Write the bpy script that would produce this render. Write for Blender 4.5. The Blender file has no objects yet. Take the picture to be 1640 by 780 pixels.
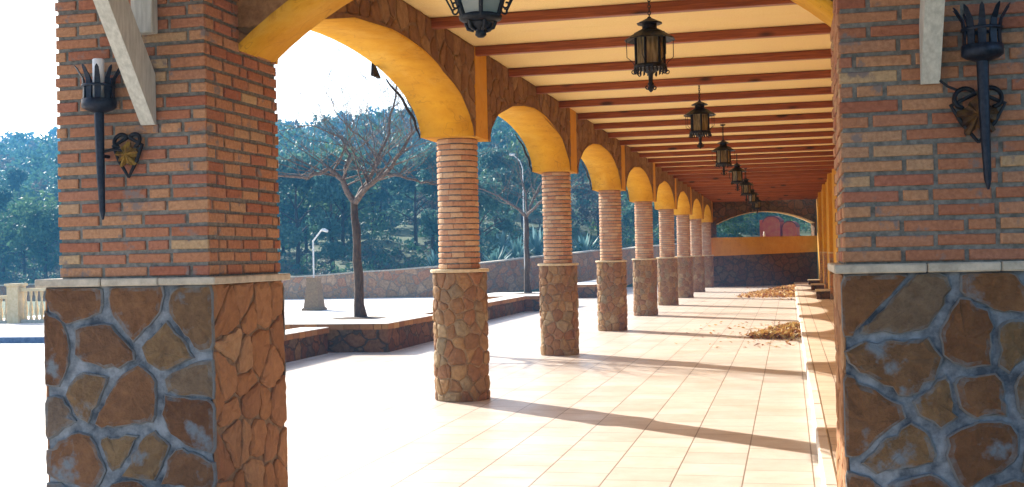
import bpy, math, random
from mathutils import Vector, Matrix
R = math.radians
sc = bpy.context.scene
COL = sc.collection
rng = random.Random(7)

# ------------------------------------------------------------------ helpers
class MB:
    """collects faces with a material index and a random value per face; build() links ONE mesh object"""
    def __init__(self): self.v = []; self.f = []; self.m = []; self.r = []; self.s = []; self.e = []
    def add(self, vs, fs, mat=0, rnd=None, smooth=False, edge=None):
        b = len(self.v); self.v += [tuple(p) for p in vs]
        if rnd is None: rnd = rng.random()
        self.e += edge if edge else [0.0]*len(fs)
        for f in fs:
            self.f.append([b + i for i in f]); self.m.append(mat); self.r.append(rnd); self.s.append(smooth)
    def box(self, x0, x1, y0, y1, z0, z1, mat=0, rnd=None, bev=0.0):
        if bev <= 0:
            vs = [(x, y, z) for z in (z0, z1) for y in (y0, y1) for x in (x0, x1)]
            self.add(vs, [(0,2,3,1),(4,5,7,6),(0,1,5,4),(2,6,7,3),(0,4,6,2),(1,3,7,5)], mat, rnd); return
        b = bev; L = []
        def ring(z, i): return [(x0+i,y0,z),(x1-i,y0,z),(x1,y0+i,z),(x1,y1-i,z),(x1-i,y1,z),(x0+i,y1,z),(x0,y1-i,z),(x0,y0+i,z)]
        def ins(z, i): return [(x0+b,y0+b,z),(x1-b,y0+b,z),(x1-b,y0+b,z),(x1-b,y1-b,z),(x1-b,y1-b,z),(x0+b,y1-b,z),(x0+b,y1-b,z),(x0+b,y0+b,z)]
        vs = ins(z0, b) + ring(z0+b, b) + ring(z1-b, b) + ins(z1, b)
        fs = []
        for k in range(3):
            for i in range(8):
                j = (i+1) % 8; fs.append((k*8+i, k*8+j, (k+1)*8+j, (k+1)*8+i))
        fs += [(24,25,26,27,28,29,30,31)[::1], (7,6,5,4,3,2,1,0)]
        fs[-2] = (24,25,27,29); fs[-1] = (5,3,1,0)
        self.add(vs, fs, mat, rnd)
    def obox(self, o, u, v, n, mat=0, rnd=None):
        """box from corner o with edge vectors u, v, n"""
        o, u, v, n = map(Vector, (o, u, v, n))
        vs = [o, o+u, o+v, o+u+v, o+n, o+u+n, o+v+n, o+u+v+n]
        self.add(vs, [(0,2,3,1),(4,5,7,6),(0,1,5,4),(2,6,7,3),(0,4,6,2),(1,3,7,5)], mat, rnd)
    def tube(self, pts, rad, n=6, mat=0, rnd=None, caps=True, smooth=True):
        pts = [Vector(p) for p in pts]
        if not isinstance(rad, (list, tuple)): rad = [rad]*len(pts)
        vs = []; N = len(pts)
        prev = None
        for i, p in enumerate(pts):
            t = (pts[min(i+1, N-1)] - pts[max(i-1, 0)])
            if t.length < 1e-9: t = Vector((0,0,1))
            t.normalize()
            if prev is None:
                a = t.cross(Vector((0,0,1)));
                if a.length < .05: a = t.cross(Vector((1,0,0)))
            else:
                a = prev - t*prev.dot(t)
                if a.length < 1e-4: a = t.orthogonal()
            a.normalize(); prev = a; b = t.cross(a)
            for k in range(n):
                q = 2*math.pi*k/n; vs.append(p + (a*math.cos(q) + b*math.sin(q))*rad[i])
        fs = [(i*n+k, i*n+(k+1) % n, (i+1)*n+(k+1) % n, (i+1)*n+k) for i in range(N-1) for k in range(n)]
        self.add(vs, fs, mat, rnd, smooth)
        if caps:
            self.add(vs[:n], [tuple(range(n))[::-1]], mat, rnd); self.add(vs[-n:], [tuple(range(n))], mat, rnd)
    def lathe(self, prof, c=(0,0,0), n=16, mat=0, rnd=None, smooth=True):
        """prof: list of (r, z)"""
        vs = []
        for r, z in prof:
            for k in range(n):
                q = 2*math.pi*(k+.5)/n; vs.append((c[0]+r*math.cos(q), c[1]+r*math.sin(q), c[2]+z))
        fs = [(i*n+k, i*n+(k+1) % n, (i+1)*n+(k+1) % n, (i+1)*n+k) for i in range(len(prof)-1) for k in range(n)]
        self.add(vs, fs, mat, rnd, smooth)
    def prism(self, poly, o, u, v, n, mat=0, rnd=None):
        """extrude a 2-D polygon (counter-clockwise in u,v) by vector n"""
        o, u, v, n = map(Vector, (o, u, v, n)); P = [o + u*a + v*b for a, b in poly]; k = len(P)
        self.add(P + [p+n for p in P], [tuple(range(k))[::-1], tuple(range(k, 2*k))] + [(i, (i+1) % k, k+(i+1) % k, k+i) for i in range(k)], mat, rnd)
    def build(self, name, mats, parent=None):
        me = bpy.data.meshes.new(name); me.from_pydata(self.v, [], self.f)
        if not isinstance(mats, (list, tuple)): mats = [mats]
        for m in mats: me.materials.append(m)
        me.polygons.foreach_set('material_index', self.m); me.polygons.foreach_set('use_smooth', self.s)
        a = me.attributes.new('rnd', 'FLOAT', 'FACE'); a.data.foreach_set('value', self.r)
        a = me.attributes.new('rim', 'FLOAT', 'FACE'); a.data.foreach_set('value', self.e)
        me.update()
        ob = bpy.data.objects.new(name, me); COL.objects.link(ob)
        if parent: ob.parent = parent
        return ob

def tag(o, label=None, cat=None, group=None, kind=None):
    if label: o['label'] = label
    if cat: o['category'] = cat
    if group: o['group'] = group
    if kind: o['kind'] = kind
    return o
def empty(name, loc=(0,0,0), rz=0):
    o = bpy.data.objects.new(name, None); COL.objects.link(o); o.location = loc; o.rotation_euler = (0,0,rz); o.empty_display_size = .2
    return o
def copy_tree(o, parent=None):
    c = o.copy(); COL.objects.link(c)
    if parent: c.parent = parent
    for ch in o.children: copy_tree(ch, c)
    return c

# ------------------------------------------------------------------ materials
def nodes(name, rough=.8, spec=.3):
    m = bpy.data.materials.new(name); m.use_nodes = True; nt = m.node_tree; b = nt.nodes['Principled BSDF']
    b.inputs['Roughness'].default_value = rough; b.inputs['Specular IOR Level'].default_value = spec
    return m, nt, b
def ramp(nt, stops, src, interp='LINEAR'):
    r = nt.nodes.new('ShaderNodeValToRGB'); r.color_ramp.interpolation = interp; e = r.color_ramp.elements
    while len(e) < len(stops): e.new(.5)
    for k, (p, c) in enumerate(stops): e[k].position = p; e[k].color = (*c, 1)
    nt.links.new(src, r.inputs[0]); return r.outputs[0]
def noise(nt, scale, detail=4, rough=.6, coord='Object', vec=None, dist=0):
    n = nt.nodes.new('ShaderNodeTexNoise'); n.inputs['Scale'].default_value = scale; n.inputs['Detail'].default_value = detail
    n.inputs['Roughness'].default_value = rough; n.inputs['Distortion'].default_value = dist
    if vec is None:
        t = nt.nodes.new('ShaderNodeTexCoord'); vec = t.outputs[coord]
    nt.links.new(vec, n.inputs['Vector']); return n.outputs[0]
def mapping(nt, scale=(1,1,1), rot=(0,0,0), loc=(0,0,0), coord='Object'):
    t = nt.nodes.new('ShaderNodeTexCoord'); m = nt.nodes.new('ShaderNodeMapping'); nt.links.new(t.outputs[coord], m.inputs[0])
    m.inputs['Scale'].default_value = scale; m.inputs['Rotation'].default_value = rot; m.inputs['Location'].default_value = loc
    return m.outputs[0]
def mix(nt, a, b, fac, mode='MIX'):
    n = nt.nodes.new('ShaderNodeMix'); n.data_type = 'RGBA'; n.blend_type = mode
    for k, s in ((0, fac), (6, a), (7, b)):
        if hasattr(s, 'links') or hasattr(s, 'is_linked'): nt.links.new(s, n.inputs[k])
        elif k == 0: n.inputs[0].default_value = s
        else: n.inputs[k].default_value = (*s, 1)
    return n.outputs[2]
def attr(nt, name='rnd'):
    a = nt.nodes.new('ShaderNodeAttribute'); a.attribute_name = name; return a.outputs['Fac']
def bump(nt, b, h, strength=.5, dist=.01):
    n = nt.nodes.new('ShaderNodeBump'); n.inputs['Strength'].default_value = strength; n.inputs['Distance'].default_value = dist
    nt.links.new(h, n.inputs['Height']); nt.links.new(n.outputs[0], b.inputs['Normal'])
def math_n(nt, op, a, b=None):
    n = nt.nodes.new('ShaderNodeMath'); n.operation = op
    for k, s in ((0, a), (1, b)):
        if s is None: continue
        if hasattr(s, 'is_linked'): nt.links.new(s, n.inputs[k])
        else: n.inputs[k].default_value = s
    return n.outputs[0]

def mat_rnd(name, stops, rough=.85, nscale=30, nmix=.45, ndark=(.45,.4,.38), bstr=.5, bdist=.006, patch=None, spec=.25, rim=None):
    """colour by the random value of each piece, mottled by noise, with bump"""
    m, nt, b = nodes(name, rough, spec)
    c = ramp(nt, stops, attr(nt))
    n = noise(nt, nscale, 6, .7)
    c2 = mix(nt, c, ndark, ramp(nt, [(.35, (1,1,1)), (.75, (0,0,0))], n), 'MULTIPLY')
    c3 = mix(nt, c, c2, nmix)
    if rim:      # mortar smeared over the edges of the stones
        e = math_n(nt, 'ADD', math_n(nt, 'MULTIPLY', attr(nt, 'rim'), .55), math_n(nt, 'MULTIPLY', noise(nt, 9, 5, .65), .9))
        c3 = mix(nt, c3, rim, ramp(nt, [(.66, (0,0,0)), (.90, (.9,.9,.9))], e))
    if patch:
        c3 = mix(nt, c3, patch[0], ramp(nt, [(patch[1], (0,0,0)), (patch[1]+.08, (1,1,1))], noise(nt, patch[2], 5, .6)))
    nt.links.new(c3, b.inputs['Base Color']); bump(nt, b, n, bstr, bdist); return m
def mat_noise(name, c1, c2, scale=8, rough=.8, bstr=.3, bdist=.004, lo=.35, hi=.65, detail=6, vec=None, spec=.3, metal=0):
    m, nt, b = nodes(name, rough, spec); b.inputs['Metallic'].default_value = metal
    v = mapping(nt, vec) if vec else None
    n = noise(nt, scale, detail, .65, vec=v)
    nt.links.new(ramp(nt, [(lo, c1), (hi, c2)], n), b.inputs['Base Color']); bump(nt, b, n, bstr, bdist); return m
def mat_voronoi(name, stops, mortar, scale=(3,3,3), gap=.05, rough=.9, bdist=.03, coord='Object'):
    """rubble stone for far or glancing walls: voronoi cells with joints"""
    m, nt, b = nodes(name, rough, .2)
    v = mapping(nt, scale, coord=coord)
    nz = nt.nodes.new('ShaderNodeTexNoise'); nz.inputs['Scale'].default_value = 2.5; nz.inputs['Detail'].default_value = 3; nt.links.new(v, nz.inputs['Vector'])
    vd = nt.nodes.new('ShaderNodeVectorMath'); vd.operation = 'MULTIPLY_ADD'; nt.links.new(nz.outputs['Color'], vd.inputs[0]); vd.inputs[1].default_value = (.5,.5,.5); nt.links.new(v, vd.inputs[2])
    d = nt.nodes.new('ShaderNodeTexVoronoi'); d.feature = 'DISTANCE_TO_EDGE'; nt.links.new(vd.outputs[0], d.inputs['Vector']); d.inputs['Scale'].default_value = 1
    k = nt.nodes.new('ShaderNodeTexVoronoi'); k.feature = 'F1'; nt.links.new(vd.outputs[0], k.inputs['Vector']); k.inputs['Scale'].default_value = 1
    s = nt.nodes.new('ShaderNodeSeparateColor'); nt.links.new(k.outputs['Color'], s.inputs[0])
    c = ramp(nt, stops, s.outputs[0])
    n = noise(nt, 14, 6, .7)
    c = mix(nt, c, mix(nt, c, (.5,.45,.42), 1.0, 'MULTIPLY'), ramp(nt, [(.4,(0,0,0)),(.7,(1,1,1))], n))
    e = ramp(nt, [(gap*.5, (0,0,0)), (gap*1.4, (1,1,1))], d.outputs['Distance'])
    nt.links.new(mix(nt, mortar, c, e), b.inputs['Base Color'])
    h = math_n(nt, 'ADD', e, math_n(nt, 'MULTIPLY', n, .35)); bump(nt, b, h, .9, bdist); return m

M = {}
M['brick_front'] = mat_rnd('front_brick', [(0,(.41,.15,.085)),(.3,(.52,.25,.13)),(.6,(.56,.31,.165)),(.85,(.46,.18,.11)),(1,(.58,.41,.23))], .9, 42, .7, bstr=.8, bdist=.008, patch=((.22,.17,.15), .60, 7))
M['brick_round'] = mat_rnd('column_brick', [(0,(.50,.26,.15)),(.4,(.60,.36,.21)),(.7,(.66,.45,.28)),(1,(.54,.27,.15))], .9, 40, .5)
M['mortar'] = mat_noise('grey_mortar', (.12,.12,.105), (.25,.24,.215), 30, .95, .6, .004)
M['mortar_sky_tint'] = mat_noise('sky_tinted_mortar', (.05,.062,.078), (.25,.28,.31), 9, .95, .8, .006)  # grey mortar with the blue of sky-lit shade put into its colour
M['mortar_dark'] = mat_noise('dark_mortar', (.14,.09,.055), (.26,.17,.10), 30, .95, .6, .004)
M['stone_front'] = mat_rnd('brown_rubble_stone', [(0,(.18,.085,.036)),(.35,(.26,.13,.055)),(.65,(.20,.105,.05)),(.85,(.26,.17,.08)),(.95,(.19,.145,.11)),(1,(.22,.135,.06))], .92, 13, .8, bstr=1, bdist=.035, patch=((.17,.195,.215), .60, 3.6), rim=(.17,.185,.19))  # patch: smeared mortar, repeating the painted sky-shade blue
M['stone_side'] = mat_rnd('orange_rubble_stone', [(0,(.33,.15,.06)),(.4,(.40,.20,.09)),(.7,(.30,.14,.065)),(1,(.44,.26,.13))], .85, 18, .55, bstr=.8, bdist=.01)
M['stone_span'] = mat_rnd('brown_spandrel_stone', [(0,(.22,.105,.045)),(.4,(.32,.175,.08)),(.7,(.25,.13,.06)),(1,(.37,.23,.12))], .9, 14, .75, bstr=.9, bdist=.015)
M['stone_col'] = mat_rnd('tan_rubble_stone', [(0,(.32,.16,.07)),(.3,(.42,.26,.115)),(.55,(.28,.15,.07)),(.8,(.38,.19,.09)),(.92,(.28,.21,.12)),(1,(.46,.33,.18))], .85, 16, .75, bstr=.8, bdist=.01)
M['mortar_tan'] = mat_noise('tan_mortar', (.22,.14,.075), (.36,.25,.145), 30, .95, .6, .004)
M['ledge'] = mat_noise('worn_ledge_stone', (.36,.32,.25), (.55,.49,.39), 14, .8, .5, .004)
M['ledge_warm'] = mat_noise('warm_ledge_stone', (.50,.38,.22), (.66,.54,.36), 14, .8, .5, .004)
def plaster(name, c1, c2, worn, scale):
    m, nt, b = nodes(name, .9, .2)
    n = noise(nt, scale, 7, .7); c = ramp(nt, [(.3,c1),(.7,c2)], n)
    w = noise(nt, 1.1, 6, .75, dist=.8); c = mix(nt, c, worn, ramp(nt, [(.50,(0,0,0)),(.72,(.55,.55,.55))], w))
    st = noise(nt, 3, 5, .7, vec=mapping(nt, (3.5,3.5,.35))); c = mix(nt, c, (.62,.50,.36), ramp(nt, [(.56,(0,0,0)),(.74,(.55,.55,.55))], st), 'MULTIPLY')
    v = nt.nodes.new('ShaderNodeTexVoronoi'); v.feature = 'DISTANCE_TO_EDGE'; v.inputs['Scale'].default_value = 1.3; tc = nt.nodes.new('ShaderNodeTexCoord')
    dn = nt.nodes.new('ShaderNodeTexNoise'); dn.inputs['Scale'].default_value = 3; nt.links.new(tc.outputs['Object'], dn.inputs['Vector'])
    va = nt.nodes.new('ShaderNodeVectorMath'); va.operation = 'MULTIPLY_ADD'; nt.links.new(dn.outputs['Color'], va.inputs[0]); va.inputs[1].default_value = (.9,.9,.9); nt.links.new(tc.outputs['Object'], va.inputs[2]); nt.links.new(va.outputs[0], v.inputs['Vector'])
    c = mix(nt, (.28,.13,.03), c, ramp(nt, [(.0,(.45,.45,.45)),(.007,(1,1,1))], v.outputs['Distance']))
    nt.links.new(c, b.inputs['Base Color']); tr = noise(nt, 9, 6, .7, dist=1.2); bump(nt, b, tr, .45, .012); return m
M['ochre'] = plaster('ochre_plaster', (.56,.265,.014), (.68,.365,.03), (.72,.46,.10), 3.2)
M['ochre_dark'] = plaster('deep_ochre_plaster', (.52,.24,.02), (.62,.31,.035), (.66,.40,.09), 3.0)
M['spandrel'] = mat_voronoi('spandrel_stone', [(0,(.24,.12,.055)),(.5,(.34,.19,.09)),(.8,(.28,.15,.07)),(1,(.38,.25,.13))], (.14,.09,.05), (2.2,3.4,3.4), .06, bdist=.02)
M['wall_stone'] = mat_voronoi('wall_stone', [(0,(.46,.22,.11)),(.4,(.54,.29,.15)),(.7,(.42,.25,.13)),(1,(.56,.36,.21))], (.30,.22,.15), (2.6,2.6,2.6), .05)
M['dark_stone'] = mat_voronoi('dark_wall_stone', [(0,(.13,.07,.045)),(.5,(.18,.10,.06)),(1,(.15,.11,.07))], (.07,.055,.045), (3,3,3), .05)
M['bench_body'] = mat_voronoi('bench_stone', [(0,(.15,.065,.03)),(.5,(.22,.105,.045)),(.8,(.12,.09,.06)),(1,(.26,.15,.065))], (.08,.055,.035), (3.2,3.2,4.2), .05)
M['edging'] = mat_rnd('brick_edging', [(0,(.34,.15,.05)),(.5,(.46,.23,.07)),(.8,(.27,.12,.045)),(1,(.52,.31,.12))], .85, 30, .4)
M['slab'] = mat_noise('pale_slab', (.62,.58,.52), (.75,.71,.65), 9, .7, .2, .003)
M['soil'] = mat_noise('planter_soil', (.05,.035,.025), (.10,.07,.05), 25, .95, .8, .02)
M['board'] = None
M['iron'] = mat_noise('black_iron', (.012,.013,.015), (.03,.03,.032), 40, .5, .2, .001, metal=.6)
M['iron_blue'] = mat_noise('blue_black_iron', (.012,.016,.028), (.03,.038,.055), 40, .45, .2, .001, metal=.5)
M['gold'] = mat_noise('gilded_leaf', (.07,.03,.010), (.36,.22,.03), 20, .5, .5, .003, metal=.4)
M['gold_dark'] = mat_noise('tarnished_leaf', (.03,.014,.008), (.17,.085,.02), 16, .6, .5, .003, metal=.3)
M['timber_white'] = mat_noise('whitewashed_timber', (.42,.42,.37), (.58,.58,.52), 3, .75, .4, .002, vec=(14,14,2))
M['candle'] = mat_noise('white_glass_sleeve', (.8,.8,.8), (.85,.85,.86), 10, .3, .05, .001)
M['cord'] = mat_noise('dark_cord', (.01,.01,.012), (.02,.02,.025), 30, .7)
M['post_white'] = mat_noise('pale_lamp_metal', (.55,.58,.58), (.66,.68,.68), 20, .4, .1, .001)
M['red_brick'] = mat_noise('red_hut_brick', (.80,.05,.008), (.86,.16,.025), 3, .8, .4, .01)
M['dark_red'] = mat_noise('dark_red_tile', (.20,.025,.012), (.34,.06,.025), 6, .8, .4, .01)
M['dark'] = mat_noise('dark_opening', (.02,.012,.01), (.035,.02,.015), 10, .9)
M['bark'] = mat_noise('grey_brown_bark', (.035,.022,.016), (.10,.066,.045), 22, .9, .8, .01, vec=(1,1,.3))
M['twig'] = mat_noise('pinkish_twig', (.075,.056,.045), (.20,.15,.125), 18, .85, .4, .004)
M['baluster'] = mat_noise('cream_balustrade', (.55,.42,.22), (.70,.56,.34), 8, .8, .3, .004)
M['kerb_shadow_blue'] = mat_noise('blue_grey_kerb_and_shadow', (.10,.14,.22), (.20,.26,.36), 12, .6, .3, .004)  # serves the kerb stone and the bluish shadow painted before it

def wood_mat():
    m, nt, b = nodes('red_brown_beam_wood', .45, .4)
    oi = nt.nodes.new('ShaderNodeObjectInfo'); tc = nt.nodes.new('ShaderNodeTexCoord'); va = nt.nodes.new('ShaderNodeVectorMath'); va.operation = 'ADD'
    nt.links.new(tc.outputs['Object'], va.inputs[0]); cx = nt.nodes.new('ShaderNodeCombineXYZ'); off = math_n(nt, 'MULTIPLY', oi.outputs['Random'], 60.0)
    for q in range(3): nt.links.new(off, cx.inputs[q])
    nt.links.new(cx.outputs[0], va.inputs[1])
    def own(scale):
        mp = nt.nodes.new('ShaderNodeMapping'); mp.inputs['Scale'].default_value = scale; nt.links.new(va.outputs[0], mp.inputs[0]); return mp.outputs[0]
    n = noise(nt, 4, 5, .6, vec=own((.6, 16, 16)), dist=.6)
    c = ramp(nt, [(.3,(.16,.036,.012)),(.55,(.29,.078,.024)),(.75,(.40,.13,.045))], n)
    v = nt.nodes.new('ShaderNodeTexVoronoi'); v.inputs['Scale'].default_value = 1; nt.links.new(own((1.7, 5, 5)), v.inputs['Vector'])
    c = mix(nt, (.05,.012,.005), c, ramp(nt, [(.10,(0,0,0)),(.22,(1,1,1))], v.outputs['Distance']))
    c = mix(nt, c, (.75,.7,.65), math_n(nt, 'MULTIPLY', oi.outputs['Random'], .8), 'MULTIPLY')
    nt.links.new(c, b.inputs['Base Color']); bump(nt, b, n, .3, .003); return m
M['wood'] = wood_mat()
def board_mat():
    m, nt, b = nodes('cream_ceiling_board', .85, .2)
    n = noise(nt, 55, 5, .8); n2 = noise(nt, 2.2, 4, .6)
    c = ramp(nt, [(.3,(.72,.52,.20)),(.6,(.82,.64,.30))], n)
    c = mix(nt, c, (.78,.56,.28), ramp(nt, [(.45,(0,0,0)),(.75,(.7,.7,.7))], n2))
    nt.links.new(c, b.inputs['Base Color']); bump(nt, b, n, .4, .004); return m
M['board'] = board_mat()
def paving_mat(name, tile, c1, c2, grout, rough, coat=0):
    m, nt, b = nodes(name, rough, .5)
    t = nt.nodes.new('ShaderNodeTexBrick'); t.offset = .5; t.squash = 1
    t.inputs['Scale'].default_value = 1; t.inputs['Brick Width'].default_value = tile; t.inputs['Row Height'].default_value = tile
    t.inputs['Mortar Size'].default_value = .0058; t.inputs['Mortar Smooth'].default_value = .2; t.inputs['Bias'].default_value = 0
    t.inputs['Color1'].default_value = (*c1, 1); t.inputs['Color2'].default_value = (*c2, 1); t.inputs['Mortar'].default_value = (*grout, 1)
    b.inputs['Specular IOR Level'].default_value = .32
    nt.links.new(mapping(nt, rot=(0,0,R(90)), loc=(0,-.13,0)), t.inputs['Vector'])
    n = noise(nt, 1.3, 6, .65); n2 = noise(nt, 60, 3, .6)
    c = mix(nt, t.outputs['Color'], (.80,.73,.67), ramp(nt, [(.36,(0,0,0)),(.68,(1,1,1))], n), 'MULTIPLY')
    c = mix(nt, c, (.90,.87,.84), n2, 'MULTIPLY')
    nt.links.new(c, b.inputs['Base Color'])
    nt.links.new(ramp(nt, [(.3,(rough-.08,)*3),(.7,(rough+.12,)*3)], n), b.inputs['Roughness'])
    inv = math_n(nt, 'SUBTRACT', 1.0, t.outputs['Fac'])
    bump(nt, b, math_n(nt, 'ADD', inv, math_n(nt, 'MULTIPLY', n2, .06)), .5, .003); return m
M['tiles'] = paving_mat('cream_floor_tile', .48, (.57,.525,.475), (.67,.625,.575), (.24,.195,.155), .36)
M['walk'] = paving_mat('walkway_tile', .33, (.66,.54,.42), (.72,.60,.48), (.2,.14,.10), .4)
M['plaza'] = paving_mat('plaza_paving', .6, (.74,.72,.69), (.79,.77,.75), (.40,.37,.34), .6)
M['kerb'] = paving_mat('kerb_stone', 1.0, (.70,.64,.55), (.74,.68,.60), (.2,.16,.12), .6)
M['ground'] = mat_noise('hill_grass', (.03,.055,.025), (.085,.115,.05), .35, .95, .6, .1, .3, .7, 8)
def leaf_mat(name, stops, rough=.6):
    m, nt, b = nodes(name, rough, .25)
    c = ramp(nt, stops, attr(nt)); oi = nt.nodes.new('ShaderNodeObjectInfo')
    c = mix(nt, c, (.75,.9,.88), oi.outputs['Random'], 'MULTIPLY')
    nt.links.new(c, b.inputs['Base Color'])
    tr = nt.nodes.new('ShaderNodeBsdfTranslucent'); nt.links.new(c, tr.inputs[0]); ms = nt.nodes.new('ShaderNodeMixShader'); ms.inputs[0].default_value = .3
    nt.links.new(b.outputs[0], ms.inputs[1]); nt.links.new(tr.outputs[0], ms.inputs[2]); nt.links.new(ms.outputs[0], nt.nodes['Material Output'].inputs[0]); return m
M['leaf_dark'] = leaf_mat('dark_evergreen_leaf', [(0,(.036,.088,.082)),(.5,(.070,.155,.132)),(.85,(.105,.205,.155)),(1,(.16,.27,.18))])
M['leaf_mid'] = leaf_mat('green_leaf', [(0,(.035,.095,.055)),(.5,(.08,.165,.09)),(1,(.15,.25,.12))])
M['leaf_light'] = leaf_mat('yellow_green_leaf', [(0,(.07,.12,.03)),(.5,(.13,.20,.05)),(1,(.22,.28,.08))])
M['leaf_grey'] = leaf_mat('grey_brown_scrub', [(0,(.06,.055,.05)),(.5,(.13,.11,.09)),(1,(.20,.17,.14))])
M['agave'] = leaf_mat('blue_agave_leaf', [(0,(.10,.20,.19)),(.5,(.17,.30,.30)),(1,(.28,.42,.42))], .5)
M['dry'] = leaf_mat('dry_leaf', [(0,(.22,.07,.025)),(.4,(.42,.18,.05)),(.75,(.55,.33,.10)),(1,(.68,.52,.26))])
def glass_mat():
    m, nt, b = nodes('amber_lantern_glass', .18, .5)
    n = noise(nt, 5, 3, .5, vec=mapping(nt, (8,8,1.5)))
    nt.links.new(ramp(nt, [(.35,(.16,.12,.055)),(.65,(.40,.33,.19))], n), b.inputs['Base Color'])
    b.inputs['Transmission Weight'].default_value = .35; return m
M['glass'] = glass_mat()
def glass_mat2():
    m, nt, b = nodes('grey_lantern_glass', .15, .5)
    n = noise(nt, 3, 3, .5); nt.links.new(ramp(nt, [(.35,(.30,.32,.27)),(.65,(.45,.45,.38))], n), b.inputs['Base Color'])
    b.inputs['Transmission Weight'].default_value = .35; return m
M['glass_grey'] = glass_mat2()

# ------------------------------------------------------------------ cladding: real bricks and real rubble stones
def brick_face(mb, o, u, w, h, n, mat=0, course=.0775, blen=.30, gap=.023, depth=.015, seed=0, ext=0.0):
    """lay bricks on a vertical face: o lower corner, u unit direction along, n outward normal"""
    o, u, n = Vector(o), Vector(u), Vector(n); up = Vector((0,0,1)); rg = random.Random(seed)
    rows = int(h/course + .5)
    for r in range(rows):
        z0 = r*course; x = -ext
        first = True
        while x < w+ext-.01:
            L = blen*rg.uniform(.94, 1.05)
            if first and r % 2: L = blen*.5
            if rg.random() < .12: L *= .5
            x1 = min(x+L, w+ext)
            if w+ext-x1 < .05: x1 = w+ext
            a = x + (0 if first else gap*.5); b = x1 - (0 if x1 >= w+ext-1e-6 else gap*.5)
            if first: a += rg.uniform(-.005, .004)
            if x1 >= w+ext-1e-6: b += rg.uniform(-.004, .005)
            d = depth*rg.uniform(.65, 1.25); zz0 = z0+gap*.5+rg.uniform(-.0025,.0025); zz1 = z0+course-gap*.5+rg.uniform(-.0025,.0025)
            tl = rg.uniform(-.003,.003); e = .006
            q = [(a,zz0),(b,zz0+tl),(b,zz1+tl),(a,zz1)]
            qi = [(a+e,zz0+e),(b-e,zz0+e+tl),(b-e,zz1-e+tl),(a+e,zz1-e)]
            vs = [o+u*s+up*t-n*.004 for s, t in q] + [o+u*s+up*t+n*(d-.004) for s, t in q] + [o+u*s+up*t+n*d for s, t in qi]
            fs = [(i, (i+1) % 4, 4+(i+1) % 4, 4+i) for i in range(4)] + [(4+i, 4+(i+1) % 4, 8+(i+1) % 4, 8+i) for i in range(4)] + [(8,9,10,11)]
            mb.add(vs, fs, mat, rg.random()); x = x1; first = False

def clip(poly, px, py, nx, ny):
    out = []
    for i in range(len(poly)):
        a, b = poly[i], poly[(i+1) % len(poly)]
        da = (a[0]-px)*nx + (a[1]-py)*ny; db = (b[0]-px)*nx + (b[1]-py)*ny
        if da <= 0: out.append(a)
        if da*db < 0:
            t = da/(da-db); out.append((a[0]+t*(b[0]-a[0]), a[1]+t*(b[1]-a[1])))
    return out
def stones(w, h, cx, cy, gap, seed, wrap=False, jit=.42, ext=0):
    """irregular polygons filling w x h"""
    rg = random.Random(seed); nx = max(1, round(w/cx)); ny = max(1, round(h/cy)); S = []; W = {}
    for j in range(ny):
        for i in range(nx):
            S.append(((i+.5+rg.uniform(-jit,jit)+(.25 if j % 2 else -.25)*(1 if wrap else .8))*w/nx, (j+.5+rg.uniform(-jit,jit))*h/ny))
    for q in S: W[q] = rg.uniform(-.10,.10)*cx*cy*(1.3 if not wrap else 1.6)
    allS = [(x, y, W[(x, y)]) for x, y in S]
    if wrap: allS += [(x+w, y, W[(x, y)]) for x, y in S] + [(x-w, y, W[(x, y)]) for x, y in S]
    res = []
    for sx, sy in S:
        poly = [(sx-3*cx, 0), (sx+3*cx, 0), (sx+3*cx, h), (sx-3*cx, h)] if wrap else [(-ext,0),(w+ext,0),(w+ext,h),(-ext,h)]
        for qx, qy, wq in allS:
            dx, dy = qx-sx, qy-sy; d = math.hypot(dx, dy)
            if d < 1e-6 or d > 4*max(cx, cy): continue
            k = .5 + (W[(sx, sy)]-wq)/(2*d*d) - (gap*rg.uniform(.12,.85))/d
            poly = clip(poly, sx+dx*k, sy+dy*k, dx/d, dy/d)
            if len(poly) < 3: break
        if len(poly) >= 3: res.append(((sx, sy), poly))
    return res
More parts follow.
